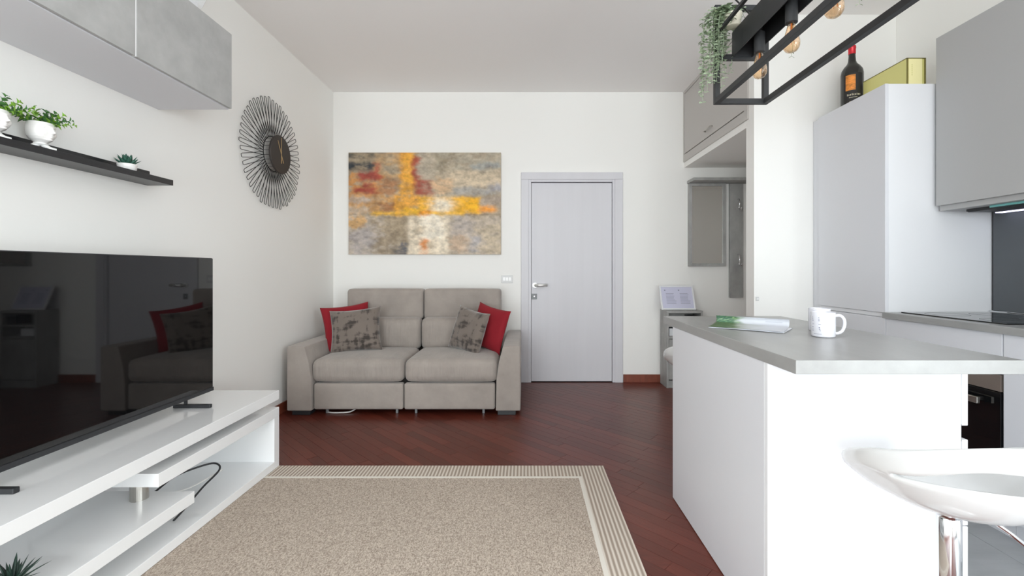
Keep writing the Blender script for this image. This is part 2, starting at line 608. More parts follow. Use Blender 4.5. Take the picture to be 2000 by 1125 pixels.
def parquet():
    w, L, g = 0.068, 0.56, 0.0007
    d = Vector((1, -1)).normalized()
    n = Vector((1, 1)).normalized()
    rest = MB()
    made = 0
    rng = random.Random(3)
    full = None
    for k in range(-40, 110):
        off = rng.random() * L
        for j in range(-12, 13):
            s0 = j * L + off
            c4 = [n * (k * w + g) + d * (s0 + g), n * (k * w + g) + d * (s0 + L - g),
                  n * ((k + 1) * w - g) + d * (s0 + L - g), n * ((k + 1) * w - g) + d * (s0 + g)]
            quad = [(p.x, p.y) for p in c4]
            for (x0, x1, y0, y1) in ((XL, KX, YF, YB), (KX, XR, YP1, YB)):
                pl = clip_poly(quad, x0, x1, y0, y1)
                if not pl:
                    continue
                area = abs(sum(pl[i][0] * pl[(i + 1) % len(pl)][1] - pl[(i + 1) % len(pl)][0] * pl[i][1] for i in range(len(pl)))) / 2
                if area < 2e-4:
                    continue
                cx_ = sum(p[0] for p in pl) / len(pl)
                cy_ = sum(p[1] for p in pl) / len(pl)
                seen = (2.72 < cy_ < 3.95 and -1.62 < cx_ < 0.95) or (cy_ >= 3.95 and -0.05 < cx_ < 1.45 and cy_ < 4.93) or \
                       (0.44 < cx_ < 0.86 and 1.6 < cy_ <= 2.72) or (cy_ > 3.7 and cx_ < -1.9)
                if seen and made < 298:
                    c0 = (cx_, cy_, 0)
                    if abs(area - (w - 2 * g) * (L - 2 * g)) < 1e-6:
                        if full is None:
                            lp = [(Vector((a - cx_, b - cy_, 0))) for a, b in pl]
                            # plank mesh with its own long axis on local X
                            q = MB().box(-L / 2 + g, L / 2 - g, -w / 2 + g, w / 2 - g, -0.012, 0)
                            o = q.build('plank', 'wood', floor, local=True)
                            full = o
                        else:
                            o = full.copy()
                            C.objects.link(o)
                            o.parent = floor
                        o.location = c0
                        o.rotation_euler = (0, 0, -math.pi / 4)
                    else:
                        R = Matrix.Rotation(math.pi / 4, 2)
                        lp = [tuple(R @ Vector((a - cx_, b - cy_))) for a, b in pl]
                        o = MB().prism(lp, -0.012, 0).build('plank', 'wood', floor, local=True)
                        o.location = c0
                        o.rotation_euler = (0, 0, -math.pi / 4)
                    o.location.z += (rng.random() - 1.0) * 0.0003
                    made += 1
                else:
                    rest.prism(pl, -0.012, -0.0004)
    r = rest.build('plank_remainder', 'wood_rest', floor, kind='stuff')
    return made
# wood for the joined strips: same wood, grain turned to the laying direction
M['wood_rest'] = mat('parquet_wood_joined', rgb(98, 46, 35), 0.28, spec=0.34, noise=(9, 0.20, (1.2, 6, 1)))
NPL = parquet()
# kitchen tiles, 60 x 60
ti = None
for ix in range(3):
    for iy in range(9):
        x0, y1 = KX + ix * 0.6, YP0 - iy * 0.6
        x1, y0 = min(x0 + 0.6, XR), max(y1 - 0.6, YF)
        if x1 - x0 < .02 or y1 - y0 < .02:
            continue
        MB().box(x0 + .001, x1 - .001, y0 + .001, y1 - .001, -0.012, 0).build('floor_tile', 'tile', floor)

ceil = B(XL - .1, XR + .1, YF - .1, YB + .1, ZC, ZC + .1).build('ceiling', 'ceiling')
tag(ceil, 'plain off-white flat ceiling above the whole room', 'ceiling', kind='structure')
def side_wall(name, xa, xb, win):  # each side wall is opened for its added fill-light window
    _, a, b, z0, z1, _e = win
    m = MB().box(xa, xb, YF, a, -.1, ZC).box(xa, xb, b, YB, -.1, ZC)
    m.box(xa, xb, a, b, -.1, z0).box(xa, xb, a, b, z1, ZC)
    return m.build(name, 'wall')
wl = side_wall('wall_left', XL - .1, XL, ADDED_SIDE_WINDOWS[0])
tag(wl, 'plain white wall carrying clock, ledge and television side', 'wall', kind='structure')
wr = side_wall('wall_right', XR, XR + .1, ADDED_SIDE_WINDOWS[1])
tag(wr, 'plain white wall behind the kitchen units', 'wall', kind='structure')
# back wall with the doorway
DX0, DX1, DZ1 = 0.035, 0.975, 2.175
bk = MB()
bk.box(XL - .1, DX0, YB, YB + .12, -.1, ZC)
bk.box(DX1, XR + .1, YB, YB + .12, -.1, ZC)
bk.box(DX0, DX1, YB, YB + .12, DZ1, ZC)
bk.box(DX0, DX1, YB + .1, YB + .12, -.1, DZ1)  # unseen backing added behind the leaf to stop light leaking past the jamb
wb = bk.build('wall_back', 'wall')
tag(wb, 'plain white wall with painting and grey door', 'wall', kind='structure')
wp = B(XP, XR, YP0, YP1, 0, ZC).build('wall_partition', 'wall', bevel=.004)
tag(wp, 'bright white partition wall between entrance niche and kitchen', 'wall', kind='structure')
# wall behind the camera with two tall windows
fr = MB()
xs = [XL - .1] + [v for w_ in WINDOWS for v in w_[:2]] + [XR + .1]
for i in range(0, len(xs), 2):
    fr.box(xs[i], xs[i + 1], YF - .15, YF, -.1, ZC)
for a, b, z0, z1 in WINDOWS:
    fr.box(a, b, YF - .15, YF, -.1, z0)
    fr.box(a, b, YF - .15, YF, z1, ZC)
wf = fr.build('wall_front', 'wall')
tag(wf, 'plain white wall with two tall windows', 'wall', kind='structure')
for i, (a, b, z0, z1) in enumerate(WINDOWS):
    wn = thing('window_%d' % (i + 1), ('tall white framed window nearer the television wall', 'tall white framed window nearer the kitchen')[i], 'window', ((a + b) / 2, YF - .08, z0), kind='structure')
    f = MB()
    f.box(a, a + .06, YF - .11, YF - .05, z0, z1).box(b - .06, b, YF - .11, YF - .05, z0, z1)
    f.box(a + .06, b - .06, YF - .11, YF - .05, z0, z0 + .08).box(a + .06, b - .06, YF - .11, YF - .05, z1 - .06, z1)
    f.box((a + b) / 2 - .05, (a + b) / 2 + .05, YF - .11, YF - .05, z0 + .08, z1 - .06)
    f.build('window_frame', 'white', wn)
    for (p0, p1) in ((a + .06, (a + b) / 2 - .05), ((a + b) / 2 + .05, b - .06)):
        B(p0, p1, YF - .085, YF - .079, z0 + .08, z1 - .06).build('pane', 'pane', wn)

for i, (side, a, b, z0, z1, _e) in enumerate(ADDED_SIDE_WINDOWS):  # frames and panes of the unseen side windows, added for fill light
    x = XL - .06 if side == 'left' else XR + .06
    wn = thing('window_%d' % (i + 3), ('white framed window added for fill light in the television wall', 'white framed window added for fill light in the kitchen wall')[i], 'window', (x, (a + b) / 2, z0), kind='structure')
    f = MB()
    f.box(x - .03, x + .03, a, a + .06, z0, z1).box(x - .03, x + .03, b - .06, b, z0, z1)
    f.box(x - .03, x + .03, a + .06, b - .06, z0, z0 + .06).box(x - .03, x + .03, a + .06, b - .06, z1 - .06, z1)
    f.build('window_frame', 'white', wn)
    B(x - .003, x + .003, a + .06, b - .06, z0 + .06, z1 - .06).build('pane', 'pane', wn)

# skirtings
bb = MB().box(XL + .012, DX0 - .075, YB - .012, YB, 0, .085)
bb.box(DX1 + .075, XR, YB - .012, YB, 0, .085)
o = bb.build('baseboard_back', 'skirt', bevel=.003)
tag(o, 'reddish wood skirting along the wall with the door', 'baseboard', kind='structure')
o = B(XL, XL + .012, YF, YB, 0, .085).build('baseboard_left', 'skirt', bevel=.003)
tag(o, 'reddish wood skirting along the television wall', 'baseboard', kind='structure')

# ---- interior door
dr = thing('door_1', 'flush pale grey interior door with chrome lever in moulded frame', 'door', ((DX0 + DX1) / 2, YB, 0), kind='structure')
cx0, cx1, cz = -0.039, 1.043, 2.238      # outer casing
sx0, sx1, sz = 0.040, 0.957, 2.162       # casing inner edge
for (a, b) in ((cx0, sx0), (sx1, cx1)):
    B(a, b, YB - .022, YB, 0, sz).build('door_casing', 'door', dr, bevel=.004)
B(cx0, cx1, YB - .022, YB, sz, cz).build('door_casing', 'door', dr, bevel=.004)
lx0, lx1, lz = 0.068, 0.934, 2.130
jb = MB().box(sx0 - .004, lx0, YB - .012, YB + .1, 0, sz + .006).box(lx1, sx1 + .004, YB - .012, YB + .1, 0, sz + .006)
jb.box(lx0, lx1, YB - .012, YB + .1, lz + .006, sz + .006)
jb.build('door_jamb', 'door', dr, bevel=.003)
B(lx0 + .003, lx1 - .003, YB + .012, YB + .055, .008, lz).build('door_leaf', 'door', dr, bevel=.002)
hy, hz, hx = YB + .012, 1.036, 0.108
hd = MB().lathe([(.026, -.012), (.026, 0)], (hx, hy, hz), 24, 'y').build('handle_rose', 'satin', dr, smooth=False)
MB().lathe([(.010, -.05), (.010, 0)], (hx, hy, hz), 16, 'y').tube([(hx - .004, hy - .05, hz), (hx + .06, hy - .052, hz), (hx + .13, hy - .050, hz + .002)], .0165, 10).build('lever', 'satin', hd, smooth=True)
lk = B(0.073, 0.130, hy - .008, hy, .885, .945).build('lock_plate', 'lockgrey', dr, bevel=.002)
MB().lathe([(.008, -.004), (.008, 0)], (.1015, hy - .008, .916), 12, 'y').build('keyhole', 'chrome', lk)

# ---- entrance niche: soffit beam and loft cupboard
o = B(XP, XR, YP1, YB, 2.29, 2.345).build('trim_1', 'wall')
tag(o, 'white boxed soffit below the loft cupboard', 'trim', kind='structure')
lc = thing('loft_cupboard', 'taupe grey loft cupboard built in under the ceiling', 'cupboard', (XP + .1, 4.2, 2.345))
g0, g1 = 3.50, YB
B(XP - .012, XP + .02, g0, g1, 2.345, 2.420).build('cupboard_rail', 'cupboard', lc, bevel=.002)
B(XP - .012, XP + .02, g0, g0 + .06, 2.420, ZC).build('cupboard_stile', 'cupboard', lc, bevel=.002)
B(XP - .012, XP + .02, g1 - .03, g1, 2.420, ZC).build('cupboard_stile', 'cupboard', lc, bevel=.002)
B(XP - .012, XP + .02, g0 + .06, g1 - .03, ZC - .03, ZC).build('cupboard_rail', 'cupboard', lc, bevel=.002)
cd = B(XP - .008, XP + .016, g0 + .064, g1 - .034, 2.432, ZC - .034).build('cupboard_door', 'cupboard', lc, bevel=.003)
hm = MB()
hm.tube([(XP - .008, 4.16, 2.50), (XP - .03, 4.17, 2.50), (XP - .03, 4.31, 2.495), (XP - .008, 4.32, 2.495)], .006, 8)
hm.build('handle', 'steel', cd, smooth=True)

# ---- switches
def switch(x0, x1, z0, z1, y, keys, label):
    t = thing('light_switch', label, 'switch', ((x0 + x1) / 2, y, (z0 + z1) / 2))
    B(x0, x1, y - .009, y, z0, z1).build('switch_plate', 'switch', t, bevel=.003)
    n = keys
    wk = (x1 - x0 - .03) / n
    for i in range(n):
        a = x0 + .015 + i * wk
        B(a + .002, a + wk - .002, y - .014, y - .009, z0 + .022, z1 - .022).build('rocker', 'switch_key', t, bevel=.002)
switch(-.250, -.128, 1.060, 1.143, YB, 3, 'pale wall switch between sofa and grey door')
switch(1.712, 1.735, .97, 1.0, YP0, 1, 'small white switch on the edge of the partition wall')

# ================================================================== SOFA
def sofa():
    s = thing('sofa', 'two-seat taupe microfibre sofa with high headrests against white wall', 'sofa', (-1.0, 4.3, 0))
    yf, yb = 3.78, 4.86
    # arms: front profile narrows to the top on the inner side
    def arm(sign, xo, name='arm'):
        prof = [(0, .042), (0.203, .042), (0.198, .30), (0.178, .44), (0.150, .545), (0.143, .57), (0.012, .575), (0, .56)]
        poly = [(xo + sign * a, b) for a, b in prof]
        mb = MB().prism(poly, yf, yb - .05, 'y')
        return mb.build(name, 'sofa', s, bevel=.022, seg=4)
    arm(1, -1.953)
    arm(-1, -0.036)
    mid = -1.0
    B(-1.75, -.24, yf + .12, yb - .1, .05, .28).build('base_frame', 'dark', s)
    for a, b in ((-1.742, mid - .004), (mid + .004, -.246)):
        MB().rbox(((a + b) / 2, yf + .05, .155), (b - a, .07, .215), .018, (0, .006, 0)).build('front_panel', 'sofa', s, smooth=True)
    for a, b in ((-1.765, mid - .003), (mid + .003, -.225)):
        MB().rbox(((a + b) / 2, yf + .345, .363), (b - a, .66, .190), .055, (0, .012, .022), 12).build('seat_cushion', 'sofa_wrinkle', s, smooth=True)
    for a, b in ((-1.77, mid - .003), (mid + .003, -.22)):
        MB().rbox(((a + b) / 2, 4.50, .585), (b - a, .20, .31), .06, (0, .03, 0), 12).build('back_cushion', 'sofa_wrinkle', s, smooth=True)
    for a, b in ((-1.755, mid - .003), (mid + .003, -.235)):
        MB().rbox(((a + b) / 2, 4.62, .862), (b - a, .17, .300), .035, (0, .016, .004), 10).build('headrest', 'sofa', s, smooth=True)
    B(-1.75, -.24, 4.68, yb, .06, .90).build('back_frame', 'sofa', s, bevel=.02, seg=3)
    for x in (-1.655, -1.07, -.91, -.345):
        B(x - .010, x + .010, yf + .075, yf + .095, 0, .06).build('metal_foot', 'lockgrey', s, bevel=.002)
    for x in (-.15, -1.85):
        B(x - .075, x + .075, yf + .03, yf + .13, 0, .045).build('block_foot', 'plastic_black', s, bevel=.003)
        B(x - .075, x + .075, yb - .2, yb - .1, 0, .045).build('block_foot', 'plastic_black', s, bevel=.003)
sofa()

def pillow(w, h, t, m, loc, rot, label, n=22, seed=0):
    mb = MB()
    vs, fs = [], []
    rng = np.random.RandomState(seed)
    ph = rng.rand(4) * 6
    for side in (-1, 1):
        for i in range(n + 1):
            for j in range(n + 1):
                u, v = 2 * i / n - 1, 2 * j / n - 1
                x = u * w / 2 * (1 - .085 * (1 - v * v) * abs(u))
                z = v * h / 2 * (1 - .085 * (1 - u * u) * abs(v))
                th = t / 2 * ((1 - u ** 2) ** .42) * ((1 - v ** 2) ** .42)
                th *= 1 + .05 * math.sin(7 * u + 3 * v + ph[0]) + .04 * math.sin(9 * v - 4 * u + ph[1])
                y = side * max(th, .0015) + .012 * math.sin(2 * u + ph[2])
                vs.append((x, y, z))
    N = (n + 1) ** 2
    for s_, flip in ((0, False), (1, True)):
        for i in range(n):
            for j in range(n):
                a = s_ * N + i * (n + 1) + j
                q = (a, a + n + 1, a + n + 2, a + 1)
                fs.append(q if not flip else tuple(reversed(q)))
    edge = [(i, 0) for i in range(n)] + [(n, j) for j in range(n)] + [(n - i, n) for i in range(n)] + [(0, n - j) for j in range(n)]
    ids = [i * (n + 1) + j for i, j in edge]
    for a, b in zip(ids, ids[1:] + ids[:1]):
        fs.append((b, a, a + N, b + N))
    mb.add(vs, fs)
    o = mb.build('throw_pillow', m, at=(0, 0, 0), smooth=True)
    o.location = loc
    o.rotation_euler = rot
    tag(o, label, 'pillow', 'throw pillows on the sofa')
    return o
R = math.radians
pillow(.43, .43, .12, 'red', (-1.665, 4.33, .662), (R(-14), R(-7), R(24)), 'dark red cotton pillow at the clock end of the sofa', seed=1)
pillow(.45, .40, .15, 'velvet', (-1.535, 4.185, .652), (R(-16), R(-4), R(12)), 'taupe crushed velvet pillow at the clock end of the sofa', seed=2)
pillow(.40, .40, .14, 'velvet', (-.505, 4.17, .650), (R(-14), R(9), R(-40)), 'taupe crushed velvet pillow at the door end of the sofa', seed=3)
pillow(.41, .41, .12, 'red', (-.330, 4.28, .662), (R(-12), R(9), R(-44)), 'dark red cotton pillow at the door end of the sofa', seed=4)
o = MB().tube(smooth_path([(-1.70, 3.95, .008), (-1.645, 3.86, .008), (-1.55, 3.845, .008), (-1.46, 3.865, .012), (-1.42, 3.95, .03)]), .006, 8).build('power_cable', 'cable_white', smooth=True)
tag(o, 'white cable loop lying on the floor under the sofa', 'cable')

# ================================================================== PAINTING
def painting():
    x0, x1, z0, z1 = (683 - 1025) / 183, (978.5 - 1025) / 183, CAMZ + (527 - 497) / 183, CAMZ + (527 - 299.5) / 183
    w, h = x1 - x0, z1 - z0
    t = thing('canvas_painting', 'large unframed abstract canvas in ochre, rust, yellow and grey', 'painting', ((x0 + x1) / 2, YB, z0))
    B(x0, x1, YB - .033, YB - .002, z0, z1).build('canvas_body', mat('canvas_edge', rgb(176, 160, 138), .8), t)
    nu, nv = 300, 200
    U, V = np.meshgrid(np.linspace(0, 1, nu + 1), np.linspace(0, 1, nv + 1), indexing='ij')   # V: 0 top .. 1 bottom
    rng = np.random.RandomState(11)
    def vn(fu, fv, seed):
        r = np.random.RandomState(seed).rand(int(fu) + 3, int(fv) + 3)
        a, b = U * fu, V * fv
        i, j = a.astype(int), b.astype(int)
        f, g = a - i, b - j
        f, g = f * f * (3 - 2 * f), g * g * (3 - 2 * g)
        return (r[i, j] * (1 - f) + r[i + 1, j] * f) * (1 - g) + (r[i, j + 1] * (1 - f) + r[i + 1, j + 1] * f) * g
    def fbm(fu, fv, seed, oct=4):
        s, a, tot = 0, 1, 0
        for k in range(oct):
            s = s + a * vn(fu * 2 ** k, fv * 2 ** k, seed + k)
            tot += a
            a *= .55
        return s / tot
    col = np.zeros((nu + 1, nv + 1, 3))
    def c(r, g, b):
        return np.array(lin((r / 255, g / 255, b / 255)))
    n1, n2 = fbm(5, 9, 20), fbm(14, 18, 40)
    base = c(184, 168, 146)[None, None] * (1 - n1[..., None]) + c(150, 136, 116)[None, None] * n1[..., None]
    col[:] = base
    wob_u = (fbm(9, 12, 60) - .5)
    wob_v = (fbm(16, 9, 80) - .5)
    def patch(u0, u1, v0, v1, rgbc, alpha=.9, rag=.06, soft=.007, dab=0.45, seed=0):
        rag = rag * .8
        uu = U + wob_u * rag * 1.2 + (fbm(6, 30, 100 + seed, 2) - .5) * rag
        vv = V + wob_v * rag + (fbm(40, 6, 200 + seed, 2) - .5) * rag * .8
        s = lambda x: 1 / (1 + np.exp(-x / soft))
        mk = s(uu - u0) * s(u1 - uu) * s(vv - v0) * s(v1 - vv)
        d = fbm(18, 26, 300 + seed, 4)
        mk = mk * alpha * np.clip((d - .5) * 4.4 * dab + 1 - dab * .22, 0, 1)
        col[:] = col * (1 - mk[..., None]) + c(*rgbc)[None, None] * mk[..., None]
    # upper half
    patch(.0, .25, -.1, .2, (152, 136, 112), 1, seed=1)
    patch(-.05, .18, .0, .05, (64, 64, 62), .9, .05, dab=.9, seed=2)
    patch(-.05, .185, .10, .18, (48, 54, 60), 1, .05, .008, dab=.6, seed=3)
    patch(.17, .36, .0, .26, (196, 160, 116), .9, seed=4)
    patch(.22, .34, .13, .22, (170, 158, 138), .8, seed=5)
    patch(.0, .2, .22, .46, (196, 132, 62), .8, .1, seed=6)
    patch(.06, .2, .19, .27, (150, 62, 54), .95, .06, seed=7)
    patch(.17, .215, .09, .24, (170, 78, 60), .9, .05, seed=8)
    patch(.03, .185, .345, .40, (148, 52, 48), .95, .06, seed=9)
    patch(.10, .17, .29, .40, (150, 64, 56), .8, .06, seed=10)
    patch(.20, .33, .25, .42, (170, 116, 72), .8, .08, seed=11)
    patch(.33, .43, -.1, .42, (222, 158, 66), 1, .04, seed=12)
    patch(.36, .45, .02, .40, (232, 170, 62), .7, .08, seed=13)
    patch(.42, .48, .05, .36, (158, 66, 50), .95, .05, seed=14)
    patch(.45, .57, .28, .42, (160, 78, 62), .95, .1, seed=15)
    patch(.47, .57, .0, .27, (182, 170, 152), .9, .06, seed=16)
    patch(.57, 1.1, -.1, .19, (172, 162, 144), .95, .05, dab=.7, seed=17)
    patch(.58, .7, .0, .18, (146, 134, 112), .8, .1, dab=.9, seed=18)
    patch(.80, 1.1, .10, .165, (146, 150, 150), .8, .05, seed=19)
    patch(.66, 1.1, .18, .34, (206, 188, 162), .95, .05, seed=20)
    patch(.56, .68, .24, .40, (214, 178, 140), .85, .08, seed=21)
    patch(.68, 1.1, .345, .41, (168, 164, 158), .9, .05, seed=22)
    patch(.9, 1.1, .30, .38, (164, 162, 168), .8, .06, seed=23)
    # middle band
    patch(-.1, .34, .43, .60, (198, 150, 96), .95, .05, seed=24)
    patch(-.1, .14, .45, .5, (178, 168, 160), .8, .06, seed=25)
    patch(-.1, .14, .535, .60, (186, 172, 156), .85, .06, seed=26)
    patch(.20, .33, .505, .585, (160, 106, 66), .9, .05, seed=27)
    patch(.30, .56, .42, .62, (226, 162, 64), .95, .05, seed=28)
    patch(.46, .87, .435, .60, (232, 172, 40), 1, .025, .006, dab=.2, seed=29)
    patch(.36, .52, .555, .62, (240, 186, 44), .95, .04, seed=30)
    patch(.53, .665, .43, .585, (232, 216, 190), 1, .06, .02, seed=31)
    patch(.58, .655, .46, .58, (240, 234, 220), .9, .05, .02, seed=32)
    patch(.86, 1.1, .44, .52, (176, 160, 146), .9, .05, seed=33)
    patch(.85, .97, .52, .58, (238, 156, 60), .95, .03, seed=34)
    patch(.15, .76, .585, .62, (240, 186, 60), .95, .03, .006, seed=35)
    patch(.0, 1.0, .606, .612, (96, 76, 56), .55, .01, .003, dab=.9, seed=36)
    # lower half
    patch(-.1, .28, .62, 1.1, (186, 174, 162), .95, .05, seed=37)
    patch(-.1, .14, .63, .74, (212, 164, 100), .8, .08, dab=.8, seed=38)
    patch(.02, .18, .74, 1.0, (168, 160, 158), .8, .1, seed=39)
    patch(.17, .395, .62, 1.0, (150, 134, 112), .85, .08, dab=.7, seed=40)
    patch(.24, .38, .64, .80, (178, 160, 134), .8, .1, dab=.9, seed=41)
    patch(.29, .385, .9, 1.05, (70, 78, 92), .95, .07, seed=42)
    patch(.395, .665, .625, 1.1, (226, 212, 190), 1, .02, .006, dab=.3, seed=43)
    patch(.48, .62, .63, .85, (242, 232, 214), .9, .1, seed=44)
    patch(.47, .52, .85, 1.05, (206, 124, 54), .95, .03, seed=45)
    patch(.44, .5, .68, .84, (160, 140, 112), .5, .1, dab=.9, seed=46)
    patch(.52, .56, .88, 1.05, (168, 150, 124), .7, .08, dab=.9, seed=47)
    patch(.46, .54, .575, .63, (222, 138, 44), .85, .04, seed=48)
    patch(.665, 1.1, .625, 1.1, (190, 176, 160), .95, .03, seed=49)
    patch(.68, .82, .63, .80, (176, 166, 160), .8, .08, seed=50)
    patch(.84, 1.05, .70, 1.0, (196, 180, 156), .8, .1, dab=.9, seed=51)
    patch(.67, .8, .82, .98, (196, 168, 142), .7, .1, seed=52)
    patch(.80, .86, .80, .98, (172, 170, 176), .7, .06, seed=53)
    tex = (fbm(34, 30, 900, 3) - .5) * .62 + (fbm(12, 14, 930, 3) - .5) * .34 + (fbm(75, 60, 960, 2) - .5) * .30
    col *= (1 + tex)[..., None]
    col = np.clip(col * 1.05, 0, 1)
    vs = [(x0 + w * U[i, j], YB - .0335 - .0012 * float(tex[i, j]), z1 - h * V[i, j]) for i in range(nu + 1) for j in range(nv + 1)]
    fs = [(i * (nv + 1) + j, i * (nv + 1) + j + 1, (i + 1) * (nv + 1) + j + 1, (i + 1) * (nv + 1) + j) for i in range(nu) for j in range(nv)]
    o = MB().add(vs, fs).build('painted_surface', 'canvas_print', t)
    a = o.data.color_attributes.new('Col', 'FLOAT_COLOR', 'POINT')
    a.data.foreach_set('color', np.concatenate([col.reshape(-1, 3), np.ones(((nu + 1) * (nv + 1), 1))], 1).astype(np.float32).ravel())
painting()

# ================================================================== CLOCK
def clock():
    cy, cz = 3.695, 2.128
    t = thing('wall_clock', 'large sunburst wall clock of looped black wire with dark dial', 'clock', (XL, cy, cz))
    X0 = XL + .024
    Rr, Ro = .135, .437
    N = 48
    for k in range(N):
        a = 2 * math.pi * k / N
        da = .155
        tipw = .0135
        def P(r, ang, side=0):
            return (X0, cy + r * math.sin(ang) + side * math.cos(ang), cz + r * math.cos(ang) - side * math.sin(ang))
        ro = Ro + random.uniform(-.012, .008)
        pts = [P(Rr, a - da), P(ro - .012, a, -tipw), P(ro, a, -tipw * .7), P(ro, a, tipw * .7), P(ro - .012, a, tipw), P(Rr, a + da)]
        MB().tube(pts, .0024, 5).build('wire_loop', 'wire', t, smooth=True)
    for xx, nm in ((X0, 'wire_ring'), (X0 + .048, 'wire_ring')):
        MB().tube([(xx, cy + Rr * math.sin(2 * math.pi * i / 48), cz + Rr * math.cos(2 * math.pi * i / 48)) for i in range(48)], .003, 6, True).build(nm, 'wire', t, smooth=True)
    for i in range(24):
        a = 2 * math.pi * i / 24
        MB().tube([(X0, cy + Rr * math.sin(a), cz + Rr * math.cos(a)), (X0 + .048, cy + Rr * math.sin(a), cz + Rr * math.cos(a))], .0016, 5).build('wire_strut', 'wire', t)
    MB().tube([(XL, cy + .1, cz), (X0, cy + .135, cz)], .004, 6).build('wall_bracket', 'wire', t)
    d = MB().lathe([(.150, 0), (.153, .004), (.153, .012), (.150, .016)], (X0 + .05, cy, cz - .006), 48, 'x').build('dial', 'disc', t)
    xf = X0 + .068
    def hand(ang, L, back, w, nm):
        d2 = Vector((0, math.sin(ang), math.cos(ang)))
        s2 = Vector((0, math.cos(ang), -math.sin(ang)))
        c0 = Vector((xf, cy, cz - .006))
        pts = [c0 - d2 * back - s2 * w, c0 - d2 * back + s2 * w, c0 + d2 * L + s2 * w * .6, c0 + d2 * L - s2 * w * .6]
        m = MB().add([p for p in pts] + [p + Vector((.002, 0, 0)) for p in pts],
                     [(0, 1, 2, 3), (7, 6, 5, 4), (0, 4, 5, 1), (1, 5, 6, 2), (2, 6, 7, 3), (3, 7, 4, 0)])
        m.build(nm, 'gold', d)
    hand(R(0), .135, .07, .0035, 'minute_hand')
    hand(R(-27), .115, .07, .0035, 'hour_hand')
clock()

# ================================================================== LEFT WALL UNIT, LEDGE, AIR CONDITIONER
def wall_unit():
    xf, y1, z0, z1 = -1.633, 2.569, 2.093, 2.513
    t = thing('wall_cabinet', 'long wall cabinet with mottled concrete-look doors above black ledge', 'cabinet', ((XL + xf) / 2, 1.6, z0))
    yd = [0.67, 1.303, 1.936, 2.569]
    B(XL, xf - .018, yd[0], y1, z0, z1).build('cabinet_body', 'front', t, bevel=.001)
    for a, b in zip(yd, yd[1:]):
        if a > yd[0]:
            B(xf - .016, xf - .0015, a - .0028, a + .0028, z0 + .004, z1 - .002).build('door_edge', 'lacquer', t)
        B(xf - .016, xf, a + .0035, b - .001 if b == y1 else b - .0035, z0 + .004, z1 - .002).build('cabinet_door', 'concrete', t, bevel=.0015)
wall_unit()

def ledge():
    t = thing('picture_ledge', 'long black ash picture ledge on white wall', 'shelf', (XL + .07, 1.7, 1.656))
    B(XL, -1.904, .75, 2.496, 1.656, 1.685).build('ledge_board', 'ledge', t, bevel=.001)
    B(XL, XL + .018, .75, 2.49, 1.685, 1.732).build('ledge_back_lip', 'ledge', t, bevel=.001)
ledge()
def aircon():
    t = thing('air_conditioner', 'white wall air conditioner above concrete-look wall cabinet', 'air conditioner', (XL + .12, 2.15, 2.62))
    MB().prism([(XL, 2.62), (-1.79, 2.62), (-1.755, 2.68), (-1.755, 2.90), (-1.80, 2.93), (XL, 2.93)], 1.70, 2.545, 'y').build('housing', 'lacquer', t, bevel=.01, seg=3)
    B(-1.79, -1.775, 1.74, 2.5, 2.622, 2.66).build('louvre', 'white', t)
aircon()

# planters on the ledge
def sprig(rng, base, d, L, nleaf, lw, droop, m, parent, name='sprig'):
    mb = MB()
    base, d = Vector(base), Vector(d).normalized()
    pts = []
    for i in range(7):
        t = i / 6
        pts.append(base + d * L * t - Vector((0, 0, droop * L * t * t)))
    mb.tube(pts, [.0016 * (1 - .6 * i / 6) for i in range(7)], 5)
    for i in range(nleaf):
        t = .15 + .85 * i / (nleaf - 1)
        k = min(5, int(t * 6))
        p = pts[k].lerp(pts[k + 1], t * 6 - k) if t < 1 else pts[-1]
        dd = (pts[k + 1] - pts[k]).normalized()
        side = dd.cross(Vector((0, 0, 1)))
        if side.length < .05:
            side = Vector((1, 0, 0))
        side.normalize()
        ang = i * 2.4 + rng.random()
        nrm = side.cross(dd)
        out = (side * math.cos(ang) + nrm * math.sin(ang)) * .9 + dd * .5
        sc = (1 - .45 * t) * (.85 + .3 * rng.random())
        mb.leaf(p, out, dd, lw * 1.25 * sc, lw * sc)
    return mb.build(name, m, parent, smooth=True)

